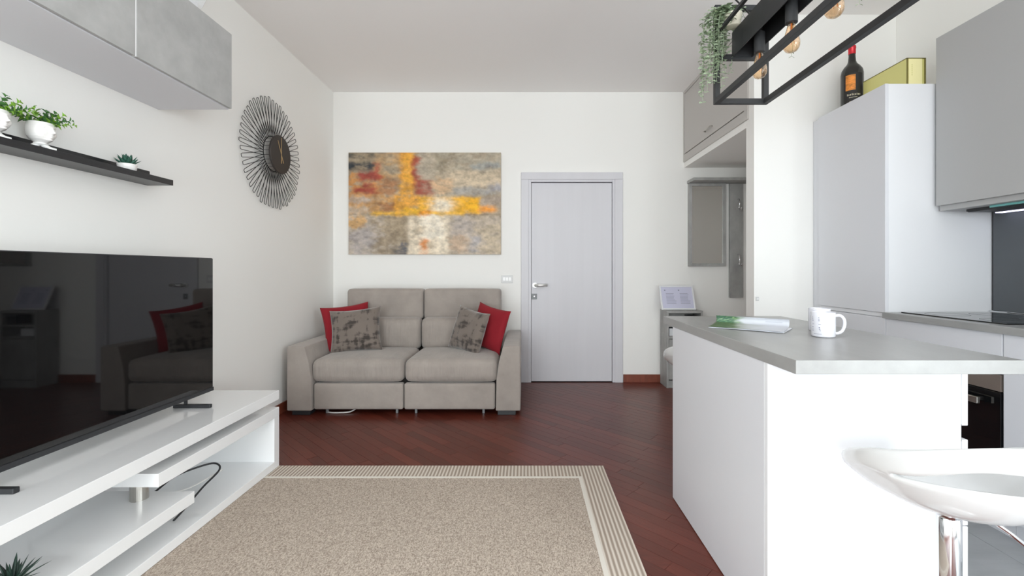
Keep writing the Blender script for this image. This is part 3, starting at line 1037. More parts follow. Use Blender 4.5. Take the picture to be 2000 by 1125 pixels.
def face_planter(loc, label, seed, face=R(4)):
    rng = random.Random(seed)
    t = thing('face_planter', label, 'planter', loc, group='white planters on the black ledge')
    x, y, z = loc
    # hollow head: lathe with face features pressed out on the side turned to the room
    n = 80
    key = [(.022, .020), (.019, .026), (.024, .031), (.033, .038), (.039, .047), (.0425, .058), (.044, .070), (.044, .082), (.0425, .094), (.041, .103), (.040, .106)]
    prof = []
    for (r0, h0), (r1, h1) in zip(key, key[1:]):
        for q in range(5):
            prof.append((r0 + (r1 - r0) * q / 5, h0 + (h1 - h0) * q / 5))
    prof.append(key[-1])
    nout = len(prof)
    prof += [(.0375, .106), (.036, .098)]
    G = lambda v, c, w: math.exp(-((v - c) / w) ** 2)
    vs, fs = [], []
    for k, (r, h) in enumerate(prof):
        for i in range(n):
            a = 2 * math.pi * i / n
            da = (a - face + math.pi) % (2 * math.pi) - math.pi
            f = 0
            if k < nout:
                f += G(da, 0, .17) * (G(h, .066, .006) * .013 + G(h, .076, .010) * .008)
                f += G(da, 0, .28) * (G(h, .0535, .0032) * .0065 + G(h, .0470, .0032) * .0065)
                f += G(da, 0, .40) * G(h, .036, .006) * .013
                f += G(da, 0, .75) * G(h, .091, .005) * .0045
                f -= (G(da, .42, .20) + G(da, -.42, .20)) * G(h, .081, .006) * .0065
                f += (G(da, .42, .12) + G(da, -.42, .12)) * G(h, .080, .0028) * .0040
                f += (G(da, .62, .3) + G(da, -.62, .3)) * G(h, .062, .012) * .0035
            rr = r + f
            vs.append((x + rr * math.cos(a), y + rr * math.sin(a), z + h))
    for k in range(len(prof) - 1):
        for i in range(n):
            j = (i + 1) % n
            fs.append((k * n + i, k * n + j, (k + 1) * n + j, (k + 1) * n + i))
    fs.append(tuple(range(n - 1, -1, -1)))
    MB().add(vs, fs).build('pot', 'ceramic', t, smooth=True)
    # the head rests on a pair of forearms that lie on the ledge
    for s in (-1, 1):
        d = Vector((.62 * s + .10, .78 * s, 0)).normalized()
        pts = smooth_path([(x + d.x * .004, y + d.y * .004, z + .030), (x + d.x * .012, y + d.y * .012, z + .018), (x + d.x * .026, y + d.y * .026, z + .0085), (x + d.x * .046, y + d.y * .046, z + .006)], 5)
        k = len(pts)
        MB().tube(pts, [.014 - .0085 * i / (k - 1) for i in range(k)], 12).build('forearm_foot', 'ceramic', t, smooth=True)
    MB().lathe([(.0355, .096), (.0355, .099)], (x, y, z), 20).build('soil', 'soil', t)
    right = Vector((.69, .73, 0))
    for i in range(9):
        w = (i / 8) * 2 - 1                       # fan of sprigs across the pot
        d = right * w * 1.15 + Vector((.25 * (rng.random() - .2), .1 * (rng.random() - .5), .50 + .55 * rng.random() * (1.1 - abs(w))))
        if d.x < -.45:
            d.x = -.45
        d.normalize()
        m = 'leaf_bright' if i % 3 == 0 or w > .75 else 'leaf_mid'
        sprig(rng, (x + d.x * .015, y + d.y * .015, z + .098), d, .070 + .030 * rng.random(), 10, .025, .18, m, t)
face_planter((-1.955, 1.860, 1.6855), 'white face-shaped planter with green sprigs, nearer the succulent', 5)
face_planter((-1.962, 1.700, 1.6855), 'white face-shaped planter cut by the picture edge on the black ledge', 9)

def succulent():
    x, y, z = -1.955, 2.265, 1.6855
    t = thing('succulent_pot', 'tiny blue-green succulent in low white pot on black ledge', 'plant', (x, y, z))
    MB().lathe([(.032, 0), (.036, .004), (.040, .030), (.040, .033), (.036, .033), (.035, .024)], (x, y, z), 28).build('pot', 'ceramic', t, smooth=True)
    MB().lathe([(.035, .024), (.035, .027)], (x, y, z), 20).build('soil', 'soil', t)
    rng = random.Random(2)
    for ring, (cnt, tilt, L) in enumerate(((9, 30, .056), (8, 52, .056), (6, 74, .054))):
        for i in range(cnt):
            a = 2 * math.pi * (i + .5 * ring) / cnt
            d = Vector((math.cos(a) * math.cos(R(tilt)), math.sin(a) * math.cos(R(tilt)), math.sin(R(tilt))))
            MB().blade((x + .006 * math.cos(a), y + .006 * math.sin(a), z + .027), d, L, .026, -.05).build('leaf', 'leaf_teal', t, smooth=True)
succulent()

# ================================================================== TV STAND, TELEVISION
def tv_stand():
    xf, y1 = -1.495, 2.805
    y0 = 0.78
    t = thing('tv_stand', 'white high-gloss television stand with offset slabs along the wall', 'tv stand', ((XL + xf) / 2, 1.8, 0))
    th = .055
    xb = XL + .012
    bw = dict(bevel=.0015)
    B(xb, xf, y0, y1, .413, .468).build('top_slab', 'lacquer', t, **bw)
    B(xb, xf, 1.88, y1, .312, .367).build('middle_slab', 'lacquer', t, **bw)
    B(xb, xf, y1 - th, y1, .052, .312).build('side_panel', 'lacquer', t, **bw)
    B(xb, xf, y0, y1, .0085, .052).build('base_slab', 'lacquer', t, **bw)
    B(xb, xf, y0 + th, 2.086, .147, .199).build('lower_shelf', 'lacquer', t, **bw)
    B(xb, xf, y0, y0 + th, .052, .413).build('side_panel', 'lacquer', t, **bw)
    B(xb, xb + .018, y0 + th, 1.50, .199, .413).build('back_panel', 'lacquer', t, **bw)
    B(xb, xb + .018, 1.503, 1.87, .199, .413).build('back_panel', 'lacquer', t, **bw)
    B(xb, xb + .018, 1.873, y1 - th, .052, .312).build('back_panel', 'lacquer', t, **bw)
    B(xb, xb + .10, 2.0, 2.6, .367, .413).build('spacer_block', 'lacquer', t, **bw)
    MB().lathe([(.034, .199), (.034, .312)], (-1.686, 2.015, 0), 32).build('pivot_post', 'steel', t, smooth=False)
tv_stand()

def television():
    xs, y0, y1, z0, z1 = -1.76, 1.277, 2.603, .520, 1.2665
    t = thing('television', 'large black flat television on white gloss stand', 'television', (xs - .05, 1.94, .468))
    B(xs - .032, xs - .003, y0, y1, z0, z1).build('panel_housing', 'plastic_black', t, bevel=.004)
    B(xs - .075, xs - .032, y0 + .2, y1 - .2, z0 + .06, z1 - .25).build('rear_housing', 'plastic_black', t, bevel=.01)
    B(xs - .003, xs, y0 + .004, y1 - .004, z0 + .022, z1 - .004).build('screen', 'screen', t)
    B(xs - .003, xs + .004, y0, y1, z0, z0 + .021).build('lower_bezel', 'plastic_black', t, bevel=.002)
    for y in (1.51, 2.445):
        m = MB().box(-1.86, -1.665, y - .011, y + .011, .468, .487)
        f = m.build('stand_foot', 'plastic_black', t, bevel=.003)
        B(xs - .045, xs - .033, y - .006, y + .006, .48, z0 + .03).build('foot_neck', 'plastic_black', f)
television()

o = MB().tube(smooth_path([(-1.60, 2.10, .058), (-1.605, 2.18, .075), (-1.60, 2.29, .12), (-1.59, 2.40, .16), (-1.64, 2.43, .18), (-1.72, 2.38, .17), (-1.76, 2.30, .16), (-1.83, 2.25, .10), (-1.93, 2.2, .058)]), .0048, 7).build('power_cable', 'plastic_black', smooth=True)
tag(o, 'black cord drooping inside the gloss television stand', 'cable')
o = MB().tube(smooth_path([(-1.58, 2.41, .157), (-1.66, 2.30, .118), (-1.74, 2.24, .11), (-1.84, 2.30, .08), (-1.94, 2.33, .057)]), .004, 7).build('power_cable', 'cable_white', smooth=True)
tag(o, 'white cord beside the black one inside the gloss television stand', 'cable')

def agave():
    x, y, z = -1.57, 1.41, .200
    t = thing('potted_agave', 'dark spiky agave plant on the low shelf of the television stand', 'plant', (x, y, z))
    MB().lathe([(.026, 0), (.034, .003), (.040, .048), (.036, .048), (.034, .040)], (x, y, z), 24).build('pot', 'ceramic', t, smooth=True)
    MB().lathe([(.034, .038), (.034, .041)], (x, y, z), 18).build('soil', 'soil', t)
    rng = random.Random(5)
    for ring, (cnt, tilt, L) in enumerate(((9, 28, .080), (8, 48, .085), (6, 68, .082), (3, 83, .075))):
        for i in range(cnt):
            a = 2 * math.pi * (i + .5 * ring + .2 * rng.random()) / cnt
            d = Vector((math.cos(a) * math.cos(R(tilt)), math.sin(a) * math.cos(R(tilt)), math.sin(R(tilt))))
            MB().blade((x + .006 * math.cos(a), y + .006 * math.sin(a), z + .040), d, L * (.85 + .3 * rng.random()), .013, .12).build('leaf', 'leaf_agave', t, smooth=True)
agave()

# ================================================================== RUG
def rug():
    x0, x1, y0, y1, h = -1.86, .477, .35, 2.808, .007
    t = thing('area_rug', 'beige flatwoven rug with ribbed border and cream inner line', 'rug', ((x0 + x1) / 2, (y0 + y1) / 2, 0))
    b, l = .148, .020
    m = MB()
    m.box(x0, x1, y1 - b, y1, 0.0005, h).box(x0, x1, y0, y0 + b, 0.0005, h)
    m.box(x1 - b, x1, y0 + b, y1 - b, 0.0005, h).box(x0, x0 + b, y0 + b, y1 - b, 0.0005, h)
    m.build('rug_border', 'rug_border', t)
    c = b + l
    m = MB()
    m.box(x0 + b, x1 - b, y1 - c, y1 - b, 0.0005, h + .001).box(x0 + b, x1 - b, y0 + b, y0 + c, 0.0005, h + .001)
    m.box(x1 - c, x1 - b, y0 + c, y1 - c, 0.0005, h + .001).box(x0 + b, x0 + c, y0 + c, y1 - c, 0.0005, h + .001)
    m.build('rug_inner_line', 'rug_line', t)
    B(x0 + c, x1 - c, y0 + c, y1 - c, 0.0005, h).build('rug_field', 'rug_field', t)
rug()

# ================================================================== ENTRANCE: CONSOLE, FRAME, MIRROR, COAT PANEL
def console():
    x0, x1, y0, y1, zt = 1.439, 1.808, 4.675, 4.90, .785
    t = thing('shoe_cabinet', 'narrow concrete-look shoe cabinet with open niches by the skirting', 'cabinet', ((x0 + x1) / 2, (y0 + y1) / 2, 0))
    d = 'concrete_dark'
    B(x0, x0 + .022, y0, y1, .0, zt).build('side_panel', d, t, bevel=.001)
    B(x1 - .022, x1, y0, y1, .0, zt).build('side_panel', d, t, bevel=.001)
    B(x0 + .022, x1 - .022, y0, y1, zt - .025, zt).build('top_panel', d, t, bevel=.001)
    for z in (.62, .50):
        B(x0 + .022, x1 - .022, y0 + .004, y1, z, z + .022).build('niche_shelf', d, t, bevel=.001)
    B(x0 + .022, x1 - .022, y1 - .012, y1, .06, zt - .025).build('back_panel', d, t)
    B(x0 + .024, x1 - .024, y0, y0 + .018, .085, .495).build('flap_door', d, t, bevel=.001)
    B(x0 + .022, x1 - .022, y0 + .01, y0 + .028, 0, .075).build('plinth', d, t)
    o = B(x0 + .04, x0 + .20, y0 + .04, y1 - .05, .5225, .60).build('storage_box', 'white', at=(x0 + .12, y0 + .1, .5225), bevel=.004)
    tag(o, 'small white box in the niche of the narrow grey cabinet', 'box')
    o = B(x1 - .13, x1 - .03, y0 + .03, y1 - .05, .6425, .73).build('storage_box', 'plastic_black', at=(x1 - .08, y0 + .1, .6425), bevel=.004)
    tag(o, 'small black box in the upper niche of the narrow grey cabinet', 'box')
console()

def photo_frame():
    w, h = .352, .262
    t = thing('document_frame', 'white framed notice with two text columns on narrow grey cabinet', 'frame', (1.578, 4.715, .7925), (R(-22), 0, 0))
    f = .016
    m = MB().box(-w / 2, -w / 2 + f, 0, .016, 0, h).box(w / 2 - f, w / 2, 0, .016, 0, h)
    m.box(-w / 2 + f, w / 2 - f, 0, .016, 0, f).box(-w / 2 + f, w / 2 - f, 0, .016, h - f, h)
    m.build('frame_border', 'white', t, local=True, bevel=.002)
    p = MB().box(-w / 2 + f, w / 2 - f, .006, .012, f, h - f).build('paper_sheet', 'paper', t, local=True)
    rng = random.Random(4)
    for cx in (-.078, .066):
        MB().box(cx - .05, cx - .036, .0045, .006, h - .056, h - .044).build('print_mark', 'ink', p, local=True)
        for i in range(9):
            z = h - .088 - i * .0135
            L = .104 * (.72 + .28 * rng.random())
            MB().box(cx - .036, cx - .036 + L, .0052, .006, z, z + .0035).build('text_line', 'ink', p, local=True)
photo_frame()

def mirror():
    x0, x1, z0, z1 = 1.738, 2.126, 1.238, 2.115
    t = thing('framed_mirror', 'tall mirror in grey concrete-look frame in entrance niche', 'mirror', ((x0 + x1) / 2, YB, z0))
    f, d = .030, .05
    for a, b in ((x0, x0 + f), (x1 - f, x1)):
        B(a, b, YB - d, YB, z0, z1).build('frame_stile', 'concrete_dark', t, bevel=.001)
    B(x0 + f, x1 - f, YB - d, YB, z0, z0 + f).build('frame_rail', 'concrete_dark', t, bevel=.001)
    B(x0 + f, x1 - f, YB - d, YB, z1 - f, z1).build('frame_rail', 'concrete_dark', t, bevel=.001)
    B(x0 + f, x1 - f, YB - d + .012, YB - .01, z0 + f, z1 - f).build('mirror_glass', 'mirror', t)
    o = B(x0 - .008, 2.62, YB - .20, YB, z1 + .002, z1 + .032).build('hat_shelf', 'concrete_dark', at=(2.18, YB - .1, z1), bevel=.001)
    tag(o, 'grey concrete-look shelf board above mirror and coat panel', 'shelf')
    c = thing('coat_panel', 'tall grey concrete-look panel with two chrome coat hooks', 'coat rack', (2.246, YB, .905))
    B(2.175, 2.317, YB - .03, YB, .905, z1).build('back_board', 'concrete_dark', c, bevel=.001)
    for z in (1.90, 1.31):
        MB().tube(smooth_path([(2.262, YB - .03, z + .05), (2.262, YB - .055, z + .045), (2.258, YB - .075, z), (2.258, YB - .065, z - .05), (2.262, YB - .09, z - .07), (2.266, YB - .105, z - .045)], 6), .008, 8).build('coat_hook', 'chrome', c, smooth=True)
mirror()

# ================================================================== KITCHEN
XK = 2.12
ZW = .951
def kitchen():
    # tall housing
    y0, y1, zt = 2.71, 3.33, 2.296
    t = thing('tall_cabinet', 'tall white larder cabinet with pale grey doors by the partition', 'cabinet', (2.44, 3.02, 0))
    B(XK + .022, XR - .005, y0 + .004, y1, .10, zt).build('cabinet_body', 'white', t, bevel=.001)
    B(XK, XK + .020, y0, y1 - .002, .9466, zt).build('cabinet_door', 'front', t, bevel=.0015)
    B(XK, XK + .020, y0, y1 - .002, .103, .917).build('cabinet_door', 'front', t, bevel=.0015)
    B(XK + .012, XK + .022, y0 + .006, y1, .921, .944).build('grip_strip', 'white', t)
    B(XK + .06, XK + .075, y0, y1, 0, .10).build('plinth', 'front', t)
    B(XK + .02, XK + .05, y1 + .001, YP0 - .002, 0, zt).build('filler_strip', 'front', t)
    # base units
    def base(y0, y1, label, oven=False):
        b = thing('base_cabinet', label, 'cabinet', (2.44, (y0 + y1) / 2, 0), group='base cabinets under the kitchen worktop')
        B(XK + .022, XR - .02, y0, y0 + .018, .10, .915).build('side_panel', 'white', b)
        B(XK + .022, XR - .02, y1 - .018, y1, .10, .915).build('side_panel', 'white', b)
        B(XK + .022, XR - .02, y0 + .018, y1 - .018, .10, .118).build('bottom_panel', 'white', b)
        B(XR - .03, XR - .02, y0 + .018, y1 - .018, .118, .915).build('back_panel', 'white', b)
        B(XK + .06, XK + .075, y0, y1, 0, .10).build('plinth', 'front', b)
        if oven:
            B(XK, XK + .020, y0 + .002, y1 - .002, .735, .9155).build('drawer_front', 'front', b, bevel=.0015)
            B(XK + .022, XR - .03, y0 + .018, y1 - .018, .715, .731).build('divider', 'white', b)
            B(XK, XK + .020, y0 + .002, y1 - .002, .103, .118).build('lower_front', 'front', b, bevel=.001)
        else:
            B(XK, XK + .020, y0 + .002, y1 - .002, .103, .9155).build('cabinet_door', 'front', b, bevel=.0015)
    base(2.045, 2.708, 'pale grey base cabinet housing the black oven', True)
    base(1.40, 2.043, 'pale grey base cabinet next to the oven')
    base(.80, 1.398, 'pale grey base cabinet at the open end of the worktop')
    # oven
    ov = thing('built_in_oven', 'black glass built-in oven with steel bar handle under the hob', 'oven', (2.4, 2.37, .12))
    B(XK + .024, XK + .56, 2.068, 2.664, .122, .712).build('oven_body', 'plastic_black', ov)
    B(XK, XK + .022, 2.052, 2.680, .655, .730).build('control_panel', 'bronze', ov, bevel=.001)
    B(XK, XK + .022, 2.052, 2.680, .124, .651).build('oven_door', 'glass_black', ov, bevel=.002)
    hh = MB().box(XK - .040, XK - .026, 2.12, 2.61, .585, .615).box(XK - .03, XK, 2.15, 2.17, .592, .608).box(XK - .03, XK, 2.56, 2.58, .592, .608)
    hh.build('oven_handle', 'steel', ov, bevel=.002)
    # worktop
    o = B(2.10, XR - .002, .80, 2.709, .917, ZW).build('worktop', 'worktop', at=(2.43, 1.75, .917), bevel=.002)
    tag(o, 'grey stone-look worktop along the kitchen wall under the hob', 'worktop')
    # hob
    hb = thing('induction_hob', 'flat black glass induction hob on the grey worktop', 'hob', (2.44, 2.34, ZW))
    B(2.175, 2.665, 2.08, 2.665, ZW + .0005, ZW + .006).build('hob_glass', 'glass_black', hb, bevel=.002)
    for (dx, dy, r) in ((2.31, 2.23, .08), (2.31, 2.52, .095), (2.53, 2.23, .095), (2.53, 2.52, .075)):
        MB().lathe([(r, 0), (r, .0004), (r - .003, .0004), (r - .003, 0)], (dx, dy, ZW + .006), 40, capa=False, capb=False).build('zone_ring', 'splash', hb)
    # splashback
    sp = thing('splashback', 'anthracite splashback panel with chrome strip above worktop', 'splashback', (2.75, 1.75, ZW))
    B(XR - .016, XR - .001, .80, 2.70, ZW + .012, 1.575).build('splash_panel', 'splash', sp, bevel=.001)
    B(XR - .016, XR - .001, 2.7005, 2.7065, ZW + .012, 1.575).build('edge_profile', 'plastic_black', sp)
    B(XR - .034, XR - .001, .80, 2.708, ZW + .0005, ZW + .0115).build('seal_strip', 'chrome', sp, bevel=.002)
    # wall units
    for (y0, y1, lab, hood) in ((2.052, 2.690, 'grey wall unit above the hob with extractor underneath', True), (1.41, 2.048, 'grey wall unit nearer the window, beside the extractor unit', False)):
        u = thing('wall_unit', lab, 'cabinet', (2.58, (y0 + y1) / 2, 1.542), group='wall units above the kitchen worktop')
        B(2.422, XR - .002, y0, y1, 1.542, 2.55).build('unit_body', 'unit', u, bevel=.001)
        B(2.400, 2.420, y0 + .001, y1, 1.572, 2.55).build('unit_door', 'unit', u, bevel=.0015)
        if hood:
            e = thing('extractor_hood', 'slim extractor hood with lit strip under the grey wall unit', 'extractor', (2.58, 2.37, 1.53))
            B(2.50, 2.735, 2.08, 2.610, 1.528, 1.5415).build('hood_tray', 'plastic_black', e, bevel=.002)
            B(2.50, 2.62, 2.12, 2.60, 1.5245, 1.528).build('filter_grille', 'plastic_black', e)
            B(2.47, 2.499, 2.06, 2.45, 1.531, 1.5415).build('glass_visor', 'hood_glass', e, bevel=.001)
            B(2.685, 2.725, 2.09, 2.63, 1.524, 1.528).build('light_strip', 'led', e)
kitchen()

def island():
    x0, x1, y0, y1 = .779, 1.422, 1.478, 2.427
    t = thing('kitchen_island', 'white kitchen island base with drawers facing the oven', 'island', (1.1, 1.95, 0))
    z = .900
    B(x0, x0 + .022, y0 + .0225, y1, .004, z).build('side_panel', 'front', t, bevel=.001)
    B(x0, x1 - .022, y0, y0 + .022, .004, z).build('end_panel', 'white', t, bevel=.001)
    B(x0 + .0225, x1 - .022, y1 - .022, y1, .004, z).build('end_panel', 'white', t, bevel=.001)
    B(x1 - .06, x1 - .045, y0 + .022, y1 - .022, .0, .10).build('plinth', 'front', t)
    B(x1 - .04, x1 - .030, y0 + .022, y1 - .022, .10, z).build('carcass_front', 'dark', t)
    B(x1 - .020, x1, y0, y1, .700, z - .012).build('drawer_front', 'white', t, bevel=.002)
    B(x1 - .020, x1, y0, y1, .380, .655).build('drawer_front', 'white', t, bevel=.002)
    B(x1 - .020, x1, y0, y1, .105, .376).build('drawer_front', 'white', t, bevel=.002)
    B(x1 - .03, x1 - .0205, y0 + .001, y1, .650, .705).build('grip_channel', 'plastic_black', t)
    o = B(.776, 1.432, 1.319, 2.578, .9005, .941).build('island_worktop', 'worktop', at=(1.1, 1.95, .9), bevel=.0015)
    tag(o, 'thick grey stone-look slab on the white kitchen island', 'worktop')
island()

# ---- mugs
def mug(loc, rz, label):
    t = thing('mug', label, 'mug', loc, (0, 0, rz), 'white printed mugs on the island')
    prof = [(.034, 0), (.0395, .002), (.041, .006), (.041, .094), (.0405, .096), (.038, .096), (.0375, .093), (.0375, .008), (.03, .006)]
    b = MB().lathe(prof, (0, 0, 0), 40, capb=True).build('mug_body', 'mug', t, local=True, smooth=True)
    e = b.modifiers.new('edge', 'EDGE_SPLIT')
    e.split_angle = R(50)
    MB().tube(smooth_path([(.039, 0, .082), (.056, 0, .083), (.069, 0, .068), (.070, 0, .045), (.062, 0, .024), (.048, 0, .015), (.038, 0, .015)], 5), .0058, 10).build('mug_handle', 'mug', t, local=True, smooth=True)
    rng = random.Random(8)
    def deco(a, z, wa, hz):
        n = 5
        vs = []
        for r in (.0412, .0416):
            for i in range(n + 1):
                aa = a + wa * (i / n - .5)
                vs += [(r * math.cos(aa), r * math.sin(aa), z - hz / 2), (r * math.cos(aa), r * math.sin(aa), z + hz / 2)]
        fs = []
        k = 2 * (n + 1)
        for i in range(n):
            fs.append((k + 2 * i, k + 2 * i + 2, k + 2 * i + 3, k + 2 * i + 1))
        fs += [(0, k, k + 1, 1), (2 * n, 2 * n + 1, k + 2 * n + 1, k + 2 * n)]
        MB().add(vs, fs).build('print_mark', 'mugprint', b, local=True)
    for (ca) in (R(-120), R(-155), R(-190)):
        for z in (.070, .032):
            for q in range(3):
                deco(ca + (rng.random() - .5) * .12, z + (q - 1) * .006, .06 + .10 * rng.random(), .0028)
        deco(ca + .02, z + .018, .22, .0016)
    deco(R(-130), .013, .7, .0016)
mug((1.156, 1.785, .9415), R(-20), 'white printed mug in front of another mug on the island')
mug((1.250, 1.955, .9415), R(48), 'white printed mug half hidden behind the other mug')

# ---- magazine
def magazine():
    A = Vector((.820, 2.060, .9415))
    Bq = Vector((1.053, 1.872, .9415))
    u = (Bq - A)
    L = u.length
    u.normalize()
    v = Vector((-u.y, u.x, 0))
    t = thing('magazine', 'open magazine with curled page showing a green photograph on the island', 'magazine', tuple((A + Bq) / 2))
    nu, nv = 40, 26
    def sheet(zoff, curl, v0, v1, name, m, printed, shrink=0.0):
        vs, cols = [], []
        for i in range(nu + 1):
            for j in range(nv + 1):
                a, b = i / nu, j / nv
                dd = v0 + (v1 - v0) * b
                if curl:
                    # page lies flat at its fore edge, bends up and rolls back over the spine
                    if b < .55:
                        q = b / .55
                        px, pz = q * .105, .003 + .010 * q * q
                    else:
                        q = (b - .55) / .45
                        ang = q * math.pi * .80
                        r = .0165
                        px, pz = .105 + r * math.sin(ang), .013 + r * (1 - math.cos(ang))
                    p = A + u * (L * (shrink + (1 - shrink) * a)) + v * px + Vector((0, 0, pz + zoff))
                else:
                    p = A + u * (L * a) + v * dd + Vector((0, 0, zoff + .0015 * math.sin(a * 3)))
                vs.append(p)
                n = mnoise.noise((a * 9, b * 7, 1.3))
                n2 = mnoise.noise((a * 30, b * 24, 4.1))
                g = max(0, min(1, (.40 - a + .10 * n) / .12))
                soft = max(0, min(1, (.78 - a + .1 * n) / .5)) * (1 if b < .55 else .15)
                green = Vector(rgb(70, 98, 56)) * (1 + .9 * n2) + Vector(rgb(70, 62, 20)) * max(0, n)
                if b > .60:
                    green = Vector(rgb(52, 106, 84)) * (1 + .6 * n2) + Vector((.30, .36, .14)) * max(0, n2 * 2.0 - .15) + Vector((.10, .10, .0)) * max(0, a - .2) * 4
                pale = Vector(rgb(204, 207, 214))
                olive = Vector(rgb(150, 156, 136))
                c0 = pale.lerp(olive, soft * .8)
                c0 = c0.lerp(green.lerp(Vector(rgb(120, 128, 112)), .22), g)
                if b > .62 and a > .68 and a < .92 and (int(b * 60) % 4 == 0):
                    c0 = Vector(rgb(176, 180, 190))
                cols += [max(0, c0.x), max(0, c0.y), max(0, c0.z), 1]
        fs = [(i * (nv + 1) + j, (i + 1) * (nv + 1) + j, (i + 1) * (nv + 1) + j + 1, i * (nv + 1) + j + 1) for i in range(nu) for j in range(nv)]
        o = MB().add(vs, fs).build(name, m, t, smooth=True, solid=.0006)
        if printed:
            at = o.data.color_attributes.new('Col', 'FLOAT_COLOR', 'POINT')
            at.data.foreach_set('color', cols)
        return o
    sheet(.0012, False, 0, .205, 'cover', 'page', False)
    sheet(.0024, False, .004, .200, 'inner_pages', 'page', False)
    sheet(.0034, True, 0, .2, 'curled_page', 'magazine_print', True, .0)
magazine()

# ---- bottle and box on the tall cabinet
def bottle():
    x, y, z = 2.298, 3.236, 2.2965
    t = thing('wine_bottle', 'large dark wine bottle with red foil cap on tall cabinet', 'bottle', (x, y, z))
    prof = [(.055, 0), (.066, .004), (.068, .012), (.068, .275), (.064, .300), (.050, .325), (.032, .345), (.024, .365), (.021, .40), (.021, .47)]
    b = MB().lathe(prof, (x, y, z), 40).build('bottle_glass', 'bottle', t, smooth=True)
    MB().lathe([(.0218, .415), (.0225, .42), (.0225, .452), (.0245, .455), (.0245, .470), (.021, .474)], (x, y, z), 28).build('foil_cap', 'foil', t, smooth=True)
    # label facing the camera
    ca = math.atan2(-y, -x) + .20
    def wrap(a0, a1, z0, z1, r, name, m, par):
        n = 14
        vs = []
        for rr in (r, r - .0006):
            for i in range(n + 1):
                a = a0 + (a1 - a0) * i / n
                vs += [(x + rr * math.cos(a), y + rr * math.sin(a), z + z0), (x + rr * math.cos(a), y + rr * math.sin(a), z + z1)]
        fs = []
        k = 2 * (n + 1)
        for i in range(n):
            fs.append((2 * i, 2 * i + 2, 2 * i + 3, 2 * i + 1))
        return MB().add(vs, fs).build(name, m, par, smooth=True)
    l = wrap(ca - .95, ca + .75, .03, .262, .0685, 'bottle_label', 'label_dark', b)
    wrap(ca - .75, ca + .10, .145, .252, .0690, 'label_picture', 'label_art', b)
    # lettering: short upright strokes standing for the tiny capitals
    rng = random.Random(6)
    for i in range(9):
        a = ca - .62 + i * .135
        wrap(a, a + .06, .108, .118 + .003 * (i % 3 == 0), .0690, 'letter', 'label_text', b)
    for i in range(6):
        a = ca - .45 + i * .12
        wrap(a, a + .09, .093, .0965, .0690, 'letter', 'label_text', b)
    wrap(ca - .42, ca - .02, .062, .068, .0690, 'letter', 'label_text', b)
    g = thing('gift_box', 'olive gold presentation box lying on the tall cabinet', 'box', (2.38, 2.99, 2.2965))
    x0, x1, y0, y1, z0, z1 = 2.321, 2.437, 2.80, 3.160, 2.2965, 2.487
    B(x0, x1, y0 + .003, y1, z0, z1).build('box_body', 'box', g, bevel=.001)
    B(x0 + .012, x1 - .022, y0, y0 + .003, z0, z1 - .004).build('end_label', 'box_side', g)
    for a in (x0, x1 - .008):
        B(a, a + .008, y0 - .001, y0 + .003, z0, z1).build('edge_band', 'box_edge', g)
    B(x0 - .001, x0 + .004, y0 + .003, y1, z1 - .004, z1 + .001).build('edge_band', 'box_edge', g)
    B(x0, x1, y0 - .001, y0 + .003, z1 - .004, z1 + .001).build('edge_band', 'box_edge', g)
    for i in range(8):
        yy = y1 - .17 - i * .011
        B(x0 - .0012, x0, yy - .007, yy, z0 + .064, z0 + .076).build('letter', 'box_edge', g)
    for i in range(6):
        B(x0 + .030, x0 + .034, y0 - .0006, y0, z0 + .085 + i * .012, z0 + .094 + i * .012).build('letter', 'box', g)
bottle()

